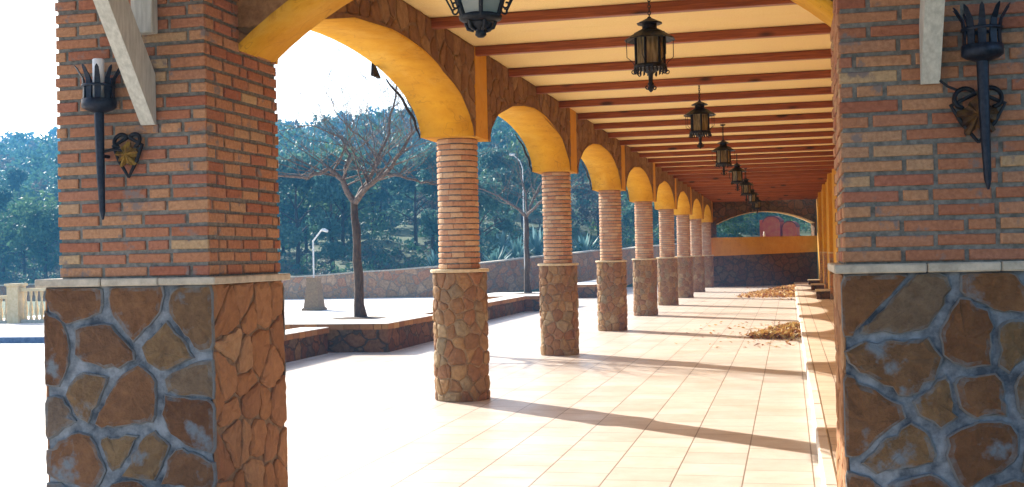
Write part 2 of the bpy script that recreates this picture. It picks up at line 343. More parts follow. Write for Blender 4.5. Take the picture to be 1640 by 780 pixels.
def clad(mb, fmap, w, h, cx, cy, gap, depth, seed, mat=0, wrap=False, ext=0, step=.045, rough=.006, lump=.004):
    """fmap(u, v, d) -> point"""
    rg = random.Random(seed+99)
    for (sx, sy), poly in stones(w, h, cx, cy, gap, seed, wrap, ext=ext):
        pts = []
        k = len(poly); cxm = sum(p[0] for p in poly)/k; cym = sum(p[1] for p in poly)/k
        for i in range(k):
            a, b = poly[i], poly[(i+1) % k]; L = math.hypot(b[0]-a[0], b[1]-a[1]); m = max(1, int(L/step))
            for q in range(m):
                t = q/m; x = a[0]+t*(b[0]-a[0]); y = a[1]+t*(b[1]-a[1])
                if q == 0:   # knock the corner off a little
                    x += (cxm-x)*.06; y += (cym-y)*.06
                edge = (not wrap and (x < -ext+.004 or x > w+ext-.004)) or y < .004 or y > h-.004
                j = 0 if edge else rough
                pts.append((x+rg.uniform(-j,j), y+rg.uniform(-j,j)))
        n = len(pts); d = depth*rg.uniform(.75, 1.2)
        def ring(f, dd): return [fmap(cxm+(x-cxm)*f, cym+(y-cym)*f, dd+rg.uniform(-1,1)*lump) for x, y in pts]
        size = max(math.hypot(x-cxm, y-cym) for x, y in pts)
        f1 = 1-min(.25, .014/max(size,.02)); f2 = 1-min(.5, .05/max(size,.02))
        vs = ring(1, -.006) + ring(1, d*.55) + ring(f1, d*.9) + ring(f2, d+rg.uniform(0,.004)) + [fmap(cxm, cym, d+rg.uniform(-.004,.008))]
        fs = [(q*n+i, q*n+(i+1) % n, (q+1)*n+(i+1) % n, (q+1)*n+i) for q in range(3) for i in range(n)] + [(3*n+i, 3*n+(i+1) % n, 4*n) for i in range(n)]
        mb.add(vs, fs, mat, rg.random(), smooth=False, edge=[1.0]*n+[.9]*n+[.45]*n+[0.0]*n)

def plane_map(o, u, n):
    o, u, n = Vector(o), Vector(u), Vector(n); up = Vector((0,0,1))
    return lambda a, b, d: o + u*a + up*b + n*d

# ------------------------------------------------------------------ measured frame of the place (metres; camera at the origin, 1.6 m up)
XC, S, Y1 = -3.624, 5.749, 12.627          # column row, bay length, first column
ZS, ZC, ZT = 2.93, 1.468, 3.93             # arch springing, stone cap, ceiling
XI, XO = -3.34, -3.92                      # inner and outer face of the arcade wall
COLY = [Y1 + k*S for k in range(8)]
YE = COLY[-1]                              # end wall

# ------------------------------------------------------------------ setting: ground, hill, paving
def hill_z(x, y):
    y0 = 47.5 if x < -12 else (47.5 + (x+12)*2.2 if x < -5 else 62.9)
    t = y - y0
    if x < -24: t = y - (47.5 + min(20, (-24-x)*.5)); 
    if t <= 0: return -.02
    base = min(1.0, t/2.0)*(.75 if x < -24 else .95)
    z = base + .142*max(0, t-4) if t < 170 else base + .142*166 + (t-170)*.10
    z += 1.6*math.sin(x*.031+1)*math.sin(y*.027)*min(1, t/60) + .8*math.sin(x*.11)*math.cos(y*.09+2)*min(1, t/50)
    return min(z, 36 + .5*math.sin(x*.05))
def build_ground():
    mb = MB(); xs = [-330+6*i for i in range(0, 51)] + [-27, -24.2, -23.8, -20, -16, -12.2, -11.5, -9, -7, -5, -2, 1, 5, 10, 20, 30, 45, 60, 90, 120]
    ys = [-40, -20, 0, 20, 35, 44, 46.5, 47.6, 49, 50.5, 52, 54, 56, 58, 60, 62.5, 63.2, 64.5, 66, 69, 73, 78] + [84+6*i for i in range(0, 44)]
    xs = sorted(set(xs)); V = [(x, y, hill_z(x, y)-.012) for y in ys for x in xs]; n = len(xs)
    F = [(j*n+i, j*n+i+1, (j+1)*n+i+1, (j+1)*n+i) for j in range(len(ys)-1) for i in range(n-1)]
    mb.add(V, F, 0, .5, True); o = mb.build('ground', M['ground']); tag(o, kind='structure')
build_ground()
def sheet(name, x0, x1, y0, y1, z, mat):
    mb = MB(); mb.add([(x0,y0,z),(x1,y0,z),(x1,y1,z),(x0,y1,z)], [(0,1,2,3)]); return tag(mb.build(name, mat), kind='structure')
sheet('plaza', -24, -7.2, -10, 45.5, .0, M['plaza'])
sheet('corridor_floor', -7.6, .19, -10, 62, .004, M['tiles'])
mb = MB(); mb.box(.272, 1.3, -10, 62, -.02, .13); tag(mb.build('walkway', M['walk']), kind='structure')
mb = MB()
yy = -10.0
while yy < 62:
    L = rng.uniform(.93, 1.02); mb.box(.178+rng.uniform(-.003,.003), .268, yy+.003, yy+L-.003, -.02, .132+rng.uniform(-.002,.002), bev=.012); yy += L
tag(mb.build('kerb', M['kerb']), kind='structure')

# ------------------------------------------------------------------ brick piers
def pier(x0, x1, y0, y1, zb, bx0, bx1, label, seed):
    root = empty('brick_pier', ((x0+x1)/2, (y0+y1)/2, zb)); tag(root, label, 'pier', 'brick piers of the front arch', 'thing')
    inv = Matrix.Translation(-root.location)
    def fin(mb, name, mats, parent):
        mb.v = [tuple(Vector(p)-root.location) for p in mb.v]; return mb.build(name, mats, parent)
    zl = 1.472; d = .021
    mb = MB(); mb.box(x0+d, x1-d, y0+d, y1-d, zb-.02, zl, 1)
    mb.box(x1-d-.02, x1-d+.003, y0+d+.02, y1-d, zb-.01, zl-.002, 3); mb.box(x0+d-.003, x0+d+.02, y0+d+.02, y1-d, zb-.01, zl-.002, 3)
    H = zl-zb-.004
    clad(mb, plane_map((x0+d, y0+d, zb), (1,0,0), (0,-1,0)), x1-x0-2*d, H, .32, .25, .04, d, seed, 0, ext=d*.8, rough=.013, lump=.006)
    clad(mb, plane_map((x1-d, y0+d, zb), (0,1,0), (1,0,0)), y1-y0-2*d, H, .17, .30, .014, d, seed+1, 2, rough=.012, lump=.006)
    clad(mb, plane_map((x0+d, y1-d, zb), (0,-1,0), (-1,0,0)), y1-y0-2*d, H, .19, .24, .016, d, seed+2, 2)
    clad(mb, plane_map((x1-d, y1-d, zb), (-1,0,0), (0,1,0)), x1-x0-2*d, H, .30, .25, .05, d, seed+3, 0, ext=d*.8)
    fin(mb, 'stone_base', [M['stone_front'], M['mortar_sky_tint'], M['stone_side'], M['mortar_dark']], root)
    mb = MB(); o = .03
    x = x0-o
    while x < x1+o-.01:      # slabs of the ledge
        L = rng.uniform(.35, .5); xe = min(x+L, x1+o)
        if x1+o-xe < .12: xe = x1+o
        mb.box(x+.002, xe-.002, y0-o+rng.uniform(-.004,.004), y1+o, zl, zl+.047+rng.uniform(-.003,.003), bev=.007); x = xe
    fin(mb, 'ledge', M['ledge'], root)
    zb2 = zl+.047; H = ZT-zb2; b = .012; by0, by1 = y0+.01, y1-.02
    mb = MB(); mb.box(bx0+b, bx1-b, by0+b, by1-b, zb2-.01, ZT, 1)
    brick_face(mb, (bx0+b, by0+b, zb2), (1,0,0), bx1-bx0-2*b, H, (0,-1,0), seed=seed, ext=b)
    brick_face(mb, (bx1-b, by0+b, zb2), (0,1,0), by1-by0-2*b, H, (1,0,0), seed=seed+5, blen=.225)
    brick_face(mb, (bx0+b, by1-b, zb2), (0,-1,0), by1-by0-2*b, H, (-1,0,0), seed=seed+6, blen=.225)
    brick_face(mb, (bx1-b, by1-b, zb2), (-1,0,0), bx1-bx0-2*b, H, (0,1,0), seed=seed+7, ext=b)
    fin(mb, 'brick_shaft', [M['brick_front'], M['mortar']], root)
    return root
pier(-4.455, -3.31, 6.25, 7.27, .0, -4.335, -3.335, 'brick pier on brown stone base at left of the front arch, with a candle torch', 11)
pier(.252, 1.62, 6.25, 7.27, .13, .275, 1.55, 'brick pier on bluish stone base standing on the raised walkway at right', 41)

# ------------------------------------------------------------------ round columns
def make_column():
    root = empty('round_column', (XC, COLY[0], 0))
    rs, rb = .309, .232
    mb = MB(); d = .03; r0 = rs-d
    mb.lathe([(r0+.012, -.02), (r0+.012, 1.435)], n=40, mat=1)
    clad(mb, lambda u, v, q: Vector((math.cos(u/rs)*(r0+q), math.sin(u/rs)*(r0+q), v)), 2*math.pi*rs, 1.432, .15, .145, .007, d, 78, 0, wrap=True, step=.03, rough=.004, lump=.003)
    mb.build('stone_base', [M['stone_col'], M['mortar_tan']], root)
    mb = MB(); mb.lathe([(0,1.432),(.325,1.432),(.332,1.438),(.332,1.462),(.325,1.468),(0,1.468)], n=40, smooth=False); mb.build('cap', M['ledge_warm'], root)
    mb = MB(); mb.lathe([(rb-.014, 1.46), (rb-.014, ZS+.02)], n=40, mat=1)
    rg = random.Random(5); rows = 23; ch = (ZS-1.468)/rows
    for r in range(rows):
        nb = 10; off = rg.random()*6
        for k in range(nb):
            a0 = off+2*math.pi*k/nb+.006; a1 = off+2*math.pi*(k+1)/nb-.006; z0 = 1.468+r*ch+.007+rg.uniform(-.002,.002); z1 = 1.468+(r+1)*ch-.007+rg.uniform(-.002,.002)
            ro = rb+rg.uniform(-.005,.004); V = []; ns = 4
            for i in range(ns+1):
                a = a0+(a1-a0)*i/ns; c, s = math.cos(a), math.sin(a)
                for (rr, zz) in ((rb-.02,z0),(ro-.005,z0),(ro,z0+.006),(ro,z1-.006),(ro-.005,z1),(rb-.02,z1)): V.append((rr*c, rr*s, zz))
            F = [(i*6+q, (i+1)*6+q, (i+1)*6+q+1, i*6+q+1) for i in range(ns) for q in range(5)] + [(0,1,2,3,4,5), tuple(ns*6+q for q in (5,4,3,2,1,0))]
            mb.add(V, F, 0, rg.random())
    mb.build('brick_shaft', [M['brick_round'], M['mortar']], root)
    return root
ORD = ['first','second','third','fourth','fifth','sixth','seventh','eighth']
c0 = make_column()
for k in range(8):
    o = c0 if k == 0 else copy_tree(c0)
    o.location = (XC, COLY[k], 0); o.rotation_euler.z = k*1.3
    lab = ('nearest round brick column on a stone drum, right of the big bare tree' if k == 0 else
           'round brick column in the far corner against the end wall' if k == 7 else ORD[k] + ' round brick column on a stone drum, counted from the near pier')
    tag(o, lab, 'column', 'round columns of the arcade', 'thing')

# ------------------------------------------------------------------ arcade wall with elliptical arches
def arcade():
    root = empty('arcade_wall', (XC, 9.7, 0)); tag(root, 'row of ochre arches with stone spandrels carried by the round columns', 'arcade', kind='thing')
    A, B = 2.495, .65; N = 28
    def loc(mb):
        mb.v = [tuple(Vector(p)-root.location) for p in mb.v]; return mb
    for k in range(8):
        yb = COLY[k]; ya = yb - S; yc = (ya+yb)/2
        cur = [(yc - A*math.cos(math.pi*i/N), ZS + B*math.sin(math.pi*i/N)) for i in range(N+1)]
        # spandrel: stone-faced wall above the arch
        mb = MB(); e0, e1 = ya+.25, yb-.25
        bot = [(e0, ZS+.001)] + [(y, z+.028) for y, z in cur] + [(e1, ZS+.001)]
        n = len(bot)
        V = [(x, y, z) for x in (XI, XO) for (y, z) in bot] + [(x, y, ZT) for x in (XI, XO) for (y, z) in bot]
        F = []
        for i in range(n-1):
            F.append((i, i+1, 2*n+i+1, 2*n+i)); F.append((n+i+1, n+i, 3*n+i, 3*n+i+1)); F.append((i+1, i, n+i, n+i+1))
        mb.add(V, F)
        o = Vector((XI, e0, ZS)); Lw = e1-e0; Hs = ZT-ZS-.004
        def fm(u, v, d, o=o, yc=yc):
            y = o.y+u; z = o.z+v; dy = (y-yc)/(A+.035); dz = (z-ZS)/(B+.035); q = math.hypot(dy, dz)
            if q < 1:
                if q < .05: dz, q = 1.0, 1.0
                y = yc+dy/q*(A+.035); z = ZS+dz/q*(B+.035)
            return Vector((o.x+d, y, z))
        sub = MB(); clad(sub, fm, Lw, Hs, (.27), .19, .02, .014, 300+k, 1, step=.07, rough=.01, lump=.003)
        for f, rr, ee in zip(sub.f, sub.r, sub.e):
            c = [sub.v[i] for i in f]; my = sum(p[1] for p in c)/len(c); mz = sum(p[2] for p in c)/len(c)
            ar = max(p[1] for p in c)-min(p[1] for p in c) + max(p[2] for p in c)-min(p[2] for p in c)
            if math.hypot((my-yc)/A, (mz-ZS)/B) > 1.0 and ar > .004: mb.add(c, [tuple(range(len(c)))], 1, rr, False, [ee])
        loc(mb).build('spandrel', [M['mortar_dark'], M['stone_span']], root)
        # soffit: plaster lining, a thick curved strip
        mb = MB(); xi, xo = XI+.012, XO-.012; t = .03
        ou = [(yc - (A+t)*math.cos(math.pi*i/N), ZS + (B+t)*math.sin(math.pi*i/N)) for i in range(N+1)]
        V = [(xi, y, z) for y, z in cur] + [(xo, y, z) for y, z in cur] + [(xi, y, z) for y, z in ou] + [(xo, y, z) for y, z in ou]; n = N+1; F = []
        for i in range(N):
            F += [(i, n+i, n+i+1, i+1), (i, i+1, 2*n+i+1, 2*n+i), (n+i+1, n+i, 3*n+i, 3*n+i+1)]
        F += [(0, 2*n, 3*n, n), (N, n+N, 3*n+N, 2*n+N)]
        mb.add(V, F, 0, .5, True); o = loc(mb).build('soffit', M['ochre'], root)
        if k > 0:
            mb = MB(); yq = ya
            mb.box(XO-.016, XI+.016, yq-.25, yq+.25, ZS+.0, ZT, bev=.006); mb.box(XO-.008, XI+.008, yq-.372, yq-.2505, ZS+.0, ZS+.05); mb.box(XO-.008, XI+.008, yq+.2505, yq+.372, ZS, ZS+.05)
            loc(mb).build('impost', M['ochre_dark'], root)
    mb = MB(); mb.box(XO-.016, XI+.016, COLY[-1]-.25, COLY[-1]+.3, ZS, ZT); loc(mb).build('impost', M['ochre_dark'], root)
arcade()
# dark cords hanging along the outer edge of the arches
for k in range(4):
    yc = COLY[k]-S/2; mb = MB(); pts = []
    for i in range(15):
        a = math.pi*(.30 - .29*i/14); pts.append((XO-.03-.01*math.sin(i*1.3), yc+2.485*math.cos(a)-.006*math.sin(i*.9), ZS+.64*math.sin(a)-.02-.035*math.sin(i/14*math.pi)))
    mb.tube(pts, [.008+.010*math.sin(i/14*math.pi) for i in range(15)], 6)
    tag(mb.build('outdoor_cable', M['cord']), 'dark cable fixed along the outer edge of the ' + ORD[k] + ' arch counted from the front', 'cable', 'cables along the arches')

mb = MB(); mb.prism([(0,0),(.22,0),(.03,.14)], (XO-.03, COLY[0]-S/2+1.08, ZS+.485), (0,1,0), (0,0,1), (-.03,0,0))
tag(mb.build('metal_bracket', M['cord']), 'small black triangular bracket on the outer edge of the nearest arch', 'bracket')

# ------------------------------------------------------------------ transverse arch between the two piers
def transverse():
    xa, xb = -3.335, .275; y0, y1 = 6.70, 7.20; z0 = 2.93; half = (xb-xa)/2; xc = (xa+xb)/2; th = R(41); Rr = half/math.sin(th); zc = z0 - Rr*math.cos(th); N = 26
    root = empty('front_arch', (xc, 6.95, 0)); tag(root, 'wide ochre arch spanning between the two brick piers across the walkway', 'arch', kind='thing')
    def arc(r): return [(xc + r*math.sin(-th+2*th*i/N), zc + r*math.cos(-th+2*th*i/N)) for i in range(N+1)]
    cur, ou = arc(Rr), arc(Rr+.03); n = N+1
    mb = MB(); ya, yb = y0-.01, y1+.01
    V = [(x, ya, z) for x, z in cur] + [(x, yb, z) for x, z in cur] + [(x, ya, z) for x, z in ou] + [(x, yb, z) for x, z in ou]; F = []
    for i in range(N): F += [(i, i+1, n+i+1, n+i), (i+1, i, 2*n+i, 2*n+i+1), (n+i, n+i+1, 3*n+i+1, 3*n+i)]
    mb.add(V, F, 0, .5, True)
    mb.v = [tuple(Vector(p)-root.location) for p in mb.v]; mb.build('soffit', M['ochre'], root)
    mb = MB(); V = [(x, y, z-.002) for y in (y0, y1) for x, z in ou] + [(x, y, ZT-.002) for y in (y0, y1) for x, z in ou]; F = []
    for i in range(N): F += [(i, i+1, 2*n+i+1, 2*n+i), (n+i+1, n+i, 3*n+i, 3*n+i+1)]
    mb.add(V, F); mb.v = [tuple(Vector(p)-root.location) for p in mb.v]; mb.build('spandrel', M['spandrel'], root)
transverse()

# ------------------------------------------------------------------ roof, ceiling boards, beams
root = empty('arcade_ceiling', (-1.2, 30, ZT)); tag(root, 'flat arcade roof lined with cream ceiling boards above the wooden beams', 'ceiling', kind='thing')
mb = MB()
for k in range(33):       # boards between beams, each a little different in height
    y0 = 6.0+1.4375*k; mb.box(-4.3, 1.5, y0+.002, y0+1.4355, ZT+.002, ZT+.02)
mb.v = [(x+1.2, y-30, z-ZT) for x, y, z in mb.v]; mb.build('ceiling_board', M['board'], root)
mb = MB(); mb.box(-4.42, 6.0, 6.0, 54.2, ZT+.022, ZT+.16); mb.v = [(x+1.2, y-30, z-ZT) for x, y, z in mb.v]; mb.build('roof_slab', M['ledge_warm'], root)
first = None; k = 0; y = 12.43 - 3*1.615
while y < 53.2:
    if first is None:
        mb = MB(); mb.box(-2.35, 2.35, -.045, .045, -.05, .048, bev=.006); first = mb.build('ceiling_beam', M['wood']); o = first
    else:
        o = first.copy(); COL.objects.link(o)
    o.location = (-1.04+rng.uniform(-.01,.01), y+rng.uniform(-.015,.015), ZT-.05); o.rotation_euler.z = R(rng.uniform(-.12,.12))
    tag(o, 'red-brown wooden beam crossing the cream ceiling of the arcade', 'beam', 'ceiling beams of the arcade', 'thing'); y += 1.615

# ------------------------------------------------------------------ building side: facade with pilasters, steps
root = empty('facade_wall', (1.3, 30, .13)); tag(root, 'ochre building wall with pilasters along the right side of the walkway', 'wall', kind='thing')
def facade_part(mb, name, mat, parent=root):
    mb.v = [(x-1.3, y-30, z-.13) for x, y, z in mb.v]; return mb.build(name, mat, parent)
mb = MB(); mb.box(1.26, 1.6, 7.3, YE+1.5, .13, ZT); facade_part(mb, 'wall_surface', M['ochre_dark'])
mb = MB(); mb.box(1.625, 6.0, 6.75, 7.29, .0, ZT); facade_part(mb, 'front_wall', M['ochre_dark'])
for k in range(7):
    yy = COLY[k]
    mb = MB(); mb.box(1.155, 1.258, yy-.28, yy+.28, 1.52, ZT-.1); p = facade_part(mb, 'pilaster', M['ochre_dark'])
    p['label'] = 'ochre pilaster on a stone base'
    mb = MB(); mb.box(1.13, 1.258, yy-.31, yy+.31, 1.475, 1.52, bev=.006); mb.v = [(x-1.3, y-30, z-.13) for x, y, z in mb.v]; mb.build('ledge', M['ledge_warm'], p)
    mb = MB(); mb.box(1.15, 1.258, yy-.29, yy+.29, .13, 1.475); mb.v = [(x-1.3, y-30, z-.13) for x, y, z in mb.v]; mb.build('stone_base', M['wall_stone'], p)
for k, (yy, w, hh) in enumerate([(35.6, .42, .27), (43.4, .42, .22), (50.4, .38, .20)]):
    mb = MB(); mb.box(.76, 1.255, yy, yy+1.0, .13, .13+hh-.04); base = None
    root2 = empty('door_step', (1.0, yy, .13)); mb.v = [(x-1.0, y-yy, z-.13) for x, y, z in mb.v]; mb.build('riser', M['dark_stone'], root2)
    mb = MB(); mb.box(.74, 1.255, yy-.02, yy+1.02, .13+hh-.04, .13+hh, bev=.006); mb.v = [(x-1.0, y-yy, z-.13) for x, y, z in mb.v]; mb.build('tread', M['ledge_warm'], root2)
    tag(root2, ['nearest', 'middle', 'farthest'][k] + ' of the three low stone steps against the building wall', 'step', 'steps along the building wall', 'thing')

# ------------------------------------------------------------------ end wall with a wide arched opening
def end_wall():
    xa, xb = XI+.0, 1.26; ya, yb = YE+.35, YE+2.2; ang = math.atan2(yb-ya, xb-xa); L = math.hypot(xb-xa, yb-ya)
    root = empty('end_wall', (xa, ya, 0), ang); tag(root, 'ochre and dark stone end wall with a wide arched opening onto the hillside', 'wall', kind='thing')
    mb = MB(); w0, w1 = 1.40, 1.50
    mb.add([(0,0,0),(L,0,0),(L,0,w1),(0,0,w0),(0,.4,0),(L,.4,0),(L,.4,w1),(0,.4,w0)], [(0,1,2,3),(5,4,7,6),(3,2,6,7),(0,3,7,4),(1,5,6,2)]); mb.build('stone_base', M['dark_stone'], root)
    zt = 2.24
    mb = MB(); mb.add([(0,-.012,w0),(L,-.012,w1),(L,-.012,zt),(0,-.012,zt),(0,.412,w0),(L,.412,w1),(L,.412,zt),(0,.412,zt)], [(0,1,2,3),(5,4,7,6),(3,2,6,7),(0,4,5,1)]); mb.build('parapet', M['ochre_dark'], root)
    e0, e1 = .18, L-.12; N = 22; c = (e0+e1)/2; a = (e1-e0)/2; b = .56; zs = 2.86
    cur = [(c-a*math.cos(math.pi*i/N)*1.0, zs + b*(1-((i/N*2-1))**2)) for i in range(N+1)]
    cur = [(e0+(e1-e0)*i/N, zs + b*(1-(2*i/N-1)**2)) for i in range(N+1)]
    mb = MB(); bot = [(0, zt)] + [(e0, zt)] + cur + [(e1, zt), (L, zt)]; n = len(bot); V = [(x, y, z) for y in (0, .4) for x, z in bot] + [(x, y, ZT) for y in (0, .4) for x, z in bot]; F = []
    for i in range(n-1): F += [(i, i+1, 2*n+i+1, 2*n+i), (n+i+1, n+i, 3*n+i, 3*n+i+1), (i+1, i, n+i, n+i+1)]
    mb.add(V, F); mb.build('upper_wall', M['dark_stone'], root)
    mb = MB(); t = .045; V = [(x, y, z+q) for y in (-.03, .42) for q in (-.01, -t) for x, z in cur]; n = N+1; F = []
    for i in range(N): F += [(n+i, n+i+1, i+1, i), (3*n+i+1, 3*n+i, 2*n+i, 2*n+i+1), (n+i+1, n+i, 3*n+i, 3*n+i+1), (i, i+1, 2*n+i+1, 2*n+i)]
    mb.add(V, F, 0, .5, True); mb.build('arch_band', M['ledge_warm'], root)
    cup = MB(); q = Vector((xa, ya, 0)) + Vector((math.cos(ang), math.sin(ang), 0))*2.47 + Vector((-math.sin(ang), math.cos(ang), 0))*.12
    cup.lathe([(0,0),(.042,0),(.05,.02),(.05,.14),(.03,.18),(.022,.24),(0,.24)], n=12); o = cup.build('white_bottle', M['candle']); o.location = (q.x, q.y, zt)
    tag(o, 'small white bottle standing on the ochre parapet of the end wall', 'bottle')
end_wall()

# red brick hut beyond the end wall
def hut():
    z0 = hill_z(-1, 75)
    root = empty('brick_hut', (-.95, 75, z0), R(-8)); tag(root, 'small red brick hut with two rounded fronts beyond the end wall', 'hut', kind='thing')
    for i, (x, w) in enumerate([(-.1, 1.05), (1.0, .85)]):
        h = 3.75-z0-.35*i; poly = [(-w/2,-.3),(w/2,-.3)] + [(w/2*math.cos(math.pi*q/10), h-.35+.35*math.sin(math.pi*q/10)) for q in range(11)]
        mb = MB(); mb.prism(poly, (x, 0, 0), (1,0,0), (0,0,1), (0,1.6,0)); mb.build('oven_body', M['red_brick'], root)
        mb = MB(); mb.prism([(w/2*1.06*math.cos(math.pi*q/10), h-.35+.40*math.sin(math.pi*q/10)) for q in range(11)] + [(w/2*.98*math.cos(math.pi*q/10), h-.36+.34*math.sin(math.pi*q/10)) for q in range(10,-1,-1)], (x, -.05, 0), (1,0,0), (0,0,1), (0,1.7,0)); mb.build('roof', M['dark_red'], root)
    mb = MB(); mb.box(-.85, -.62, .1, .4, -.3, 3.55-z0); mb.build('post', M['red_brick'], root)
hut()

# ------------------------------------------------------------------ lanterns
def ring_pts(r, z, n=6, off=0): return [(r*math.cos(2*math.pi*(k+off)/n), r*math.sin(2*math.pi*(k+off)/n), z) for k in range(n)]
def curl(mb, c, dx, dy, s, rad=.005):
    pts = []
    for i in range(12):
        a = i/11*1.6*math.pi; r = s*(1-.6*i/11); pts.append((c[0]+dx*(s-r*math.cos(a)), c[1]+dy*(s-r*math.cos(a)), c[2]-r*math.sin(a)*1.0))
    mb.tube(pts, rad, 5)
def make_lantern():
    """origin at the ceiling; bottom of the finial 0.94 m below"""
    root = empty('hanging_lantern', (0,0,0)); Z = -.94
    mb = MB(); zz = 0
    mb.lathe([(0,0),(.05,0),(.05,-.012),(.02,-.03),(0,-.03)], n=12)
    n = 9
    for k in range(n):
        z1 = -.03-k*(.29-.03)/n; z0 = z1-.036
        pts = [((.012*math.cos(a) if k % 2 else 0), (0 if k % 2 else .012*math.cos(a)), (z0+z1)/2+.02*math.sin(a)) for a in [2*math.pi*i/8 for i in range(9)]]
        mb.tube(pts, .0045, 5)
    mb.build('chain', M['iron'], root)
    mb = MB(); mb.lathe([(0,Z+.66),(.015,Z+.655),(.02,Z+.645),(.112,Z+.60),(.108,Z+.592),(.064,Z+.592),(.064,Z+.545)], n=12, smooth=False)
    mb.lathe([(.064,Z+.553),(.10,Z+.535),(.215,Z+.462),(.222,Z+.452),(.212,Z+.45),(.12,Z+.50)], n=12, smooth=False); mb.build('roof', M['iron'], root)
    mb = MB(); rb = .124; z0, z1 = Z+.235, Z+.505
    for k in range(6):
        a = math.pi/3*k+.3; p = (rb*math.cos(a), rb*math.sin(a)); mb.tube([(*p, z0-.02), (*p, z1)], .012, 4)
        q = (.205*math.cos(a), .205*math.sin(a)); mb.tube([(*q, Z+.457), (q[0]*.99, q[1]*.99, z0+.07), (p[0]*1.25, p[1]*1.25, z0+.03), (p[0]*1.05, p[1]*1.05, z0-.01)], .0035, 4)
    mb.lathe([(rb-.02,z0-.03),(rb+.018,z0-.03),(rb+.022,z0-.01),(rb+.012,z0+.006),(rb-.02,z0+.006)], n=12, smooth=False)
    mb.lathe([(rb-.02,z1-.012),(rb+.012,z1-.012),(rb+.012,z1+.012),(rb-.02,z1+.012)], n=12, smooth=False)
    for k in range(24):      # scalloped gallery
        a = 2*math.pi*k/24; rr = rb+.012; mb.tube([(rr*math.cos(a), rr*math.sin(a), z0-.02), (rr*math.cos(a)*1.02, rr*math.sin(a)*1.02, z0-.055), (rr*.98*math.cos(a+.06), rr*.98*math.sin(a+.06), z0-.068)], [.008,.010,.004], 5)
    for k in range(6):
        a = math.pi/3*k+.3; curl(mb, (rb*math.cos(a), rb*math.sin(a), z0-.055), math.cos(a), math.sin(a), .024)
    mb.build('frame', M['iron'], root)
    mb = MB(); P = ring_pts(rb-.006, z0); Q = ring_pts(rb-.006, z1); c, s = math.cos(.3), math.sin(.3)
    rot = lambda p: (p[0]*c-p[1]*s, p[0]*s+p[1]*c, p[2])
    for k in range(6): mb.add([rot(P[k]), rot(P[(k+1) % 6]), rot(Q[(k+1) % 6]), rot(Q[k])], [(0,1,2,3)])
    mb.build('glass', M['glass'], root)
    mb = MB(); mb.lathe([(.10,z0-.03),(.055,z0-.055),(.022,z0-.075),(.018,Z+.09),(.03,Z+.075),(.018,Z+.055),(.024,Z+.03),(.016,Z+.012),(0,Z)], n=10)
    for k in range(4): a = math.pi/2*k+.6; curl(mb, (.014*math.cos(a), .014*math.sin(a), Z+.045), math.cos(a), math.sin(a), .022, .006)
    mb.build('finial', M['iron'], root)
    return root
L0 = make_lantern()
for k in range(7):
    o = L0 if k == 0 else copy_tree(L0)
    o.location = (-1.13, 10.05 + k*S*1.005, ZT); o.rotation_euler.z = .25*k*1.7
    tag(o, 'black iron hanging lantern with a wide brim, ' + ['large one nearest below the beams', 'second of the brimmed row', 'third of the brimmed row', 'fourth of the brimmed row', 'fifth of the brimmed row', 'sixth of the brimmed row', 'small one farthest before the end wall'][k], 'lantern', 'brimmed lanterns down the arcade')
def porch_lantern():
    root = empty('hanging_lantern', (-1.13, 4.30, 3.50)); z = lambda q: q-3.50
    tag(root, 'tapered glass lantern cut by the top edge, hanging nearest before the front arch', 'lantern', kind='thing')
    mb = MB()
    for k in range(12):
        z1 = -k*.035; pts = [((.012*math.cos(a) if k % 2 else 0), (0 if k % 2 else .012*math.cos(a)), z1-.02+.022*math.sin(a)) for a in [2*math.pi*i/8 for i in range(9)]]
        mb.tube(pts, .0045, 5)
    mb.build('chain', M['iron'], root)
    r0, r1, z0, z1 = .074, .19, z(2.512), z(2.84)
    mb = MB(); n = 6; off = .78
    for k in range(n):
        a = 2*math.pi*(k+off)/n; c, s = math.cos(a), math.sin(a); mb.tube([(r0*c, r0*s, z0), (r1*c, r1*s, z1)], .009, 5)
        curl(mb, ((r0+.022)*c, (r0+.022)*s, z(2.555)), c, s, .016, .004); mb.tube([((r0+.045)*c, (r0+.045)*s, z(2.55)), ((r0+.09)*c, (r0+.09)*s, z(2.63)), ((r1)*c, (r1)*s, z(2.83))], .004, 4)
    mb.lathe([(0,z(2.505)),(.05,z(2.495)),(r0+.006,z(2.508)),(r0+.01,z(2.522)),(.05,z(2.536)),(0,z(2.54))], n=18)
    mb.lathe([(r1-.02,z1-.01),(r1+.015,z1-.01),(r1+.015,z1+.012),(r1-.02,z1+.012)], n=18); mb.build('frame', M['iron'], root)
    mb = MB(); P = ring_pts(r0-.004, z0, n, off); Q = ring_pts(r1-.004, z1, n, off)
    for k in range(n): mb.add([P[k], P[(k+1) % n], Q[(k+1) % n], Q[k]], [(0,1,2,3)])
    mb.build('glass', M['glass_grey'], root)
    mb = MB(); mb.lathe([(r1+.02,z1),(r1+.03,z1+.01),(.10,z1+.10),(.06,z1+.13),(.06,z1+.16),(.085,z1+.17),(0,z1+.22)], n=18, smooth=False); mb.build('roof', M['iron'], root)
    mb = MB(); mb.lathe([(.05,z(2.497)),(.046,z(2.48)),(.018,z(2.47)),(.02,z(2.462)),(.022,z(2.45)),(.012,z(2.441)),(0,z(2.44))], n=12)
    for k in range(6): a = math.pi/3*k; mb.tube([(.06*math.cos(a), .06*math.sin(a), z(2.50)), (.05*math.cos(a), .05*math.sin(a), z(2.475)), (.028*math.cos(a), .028*math.sin(a), z(2.468))], .007, 5)
    mb.build('finial', M['iron'], root)
porch_lantern()

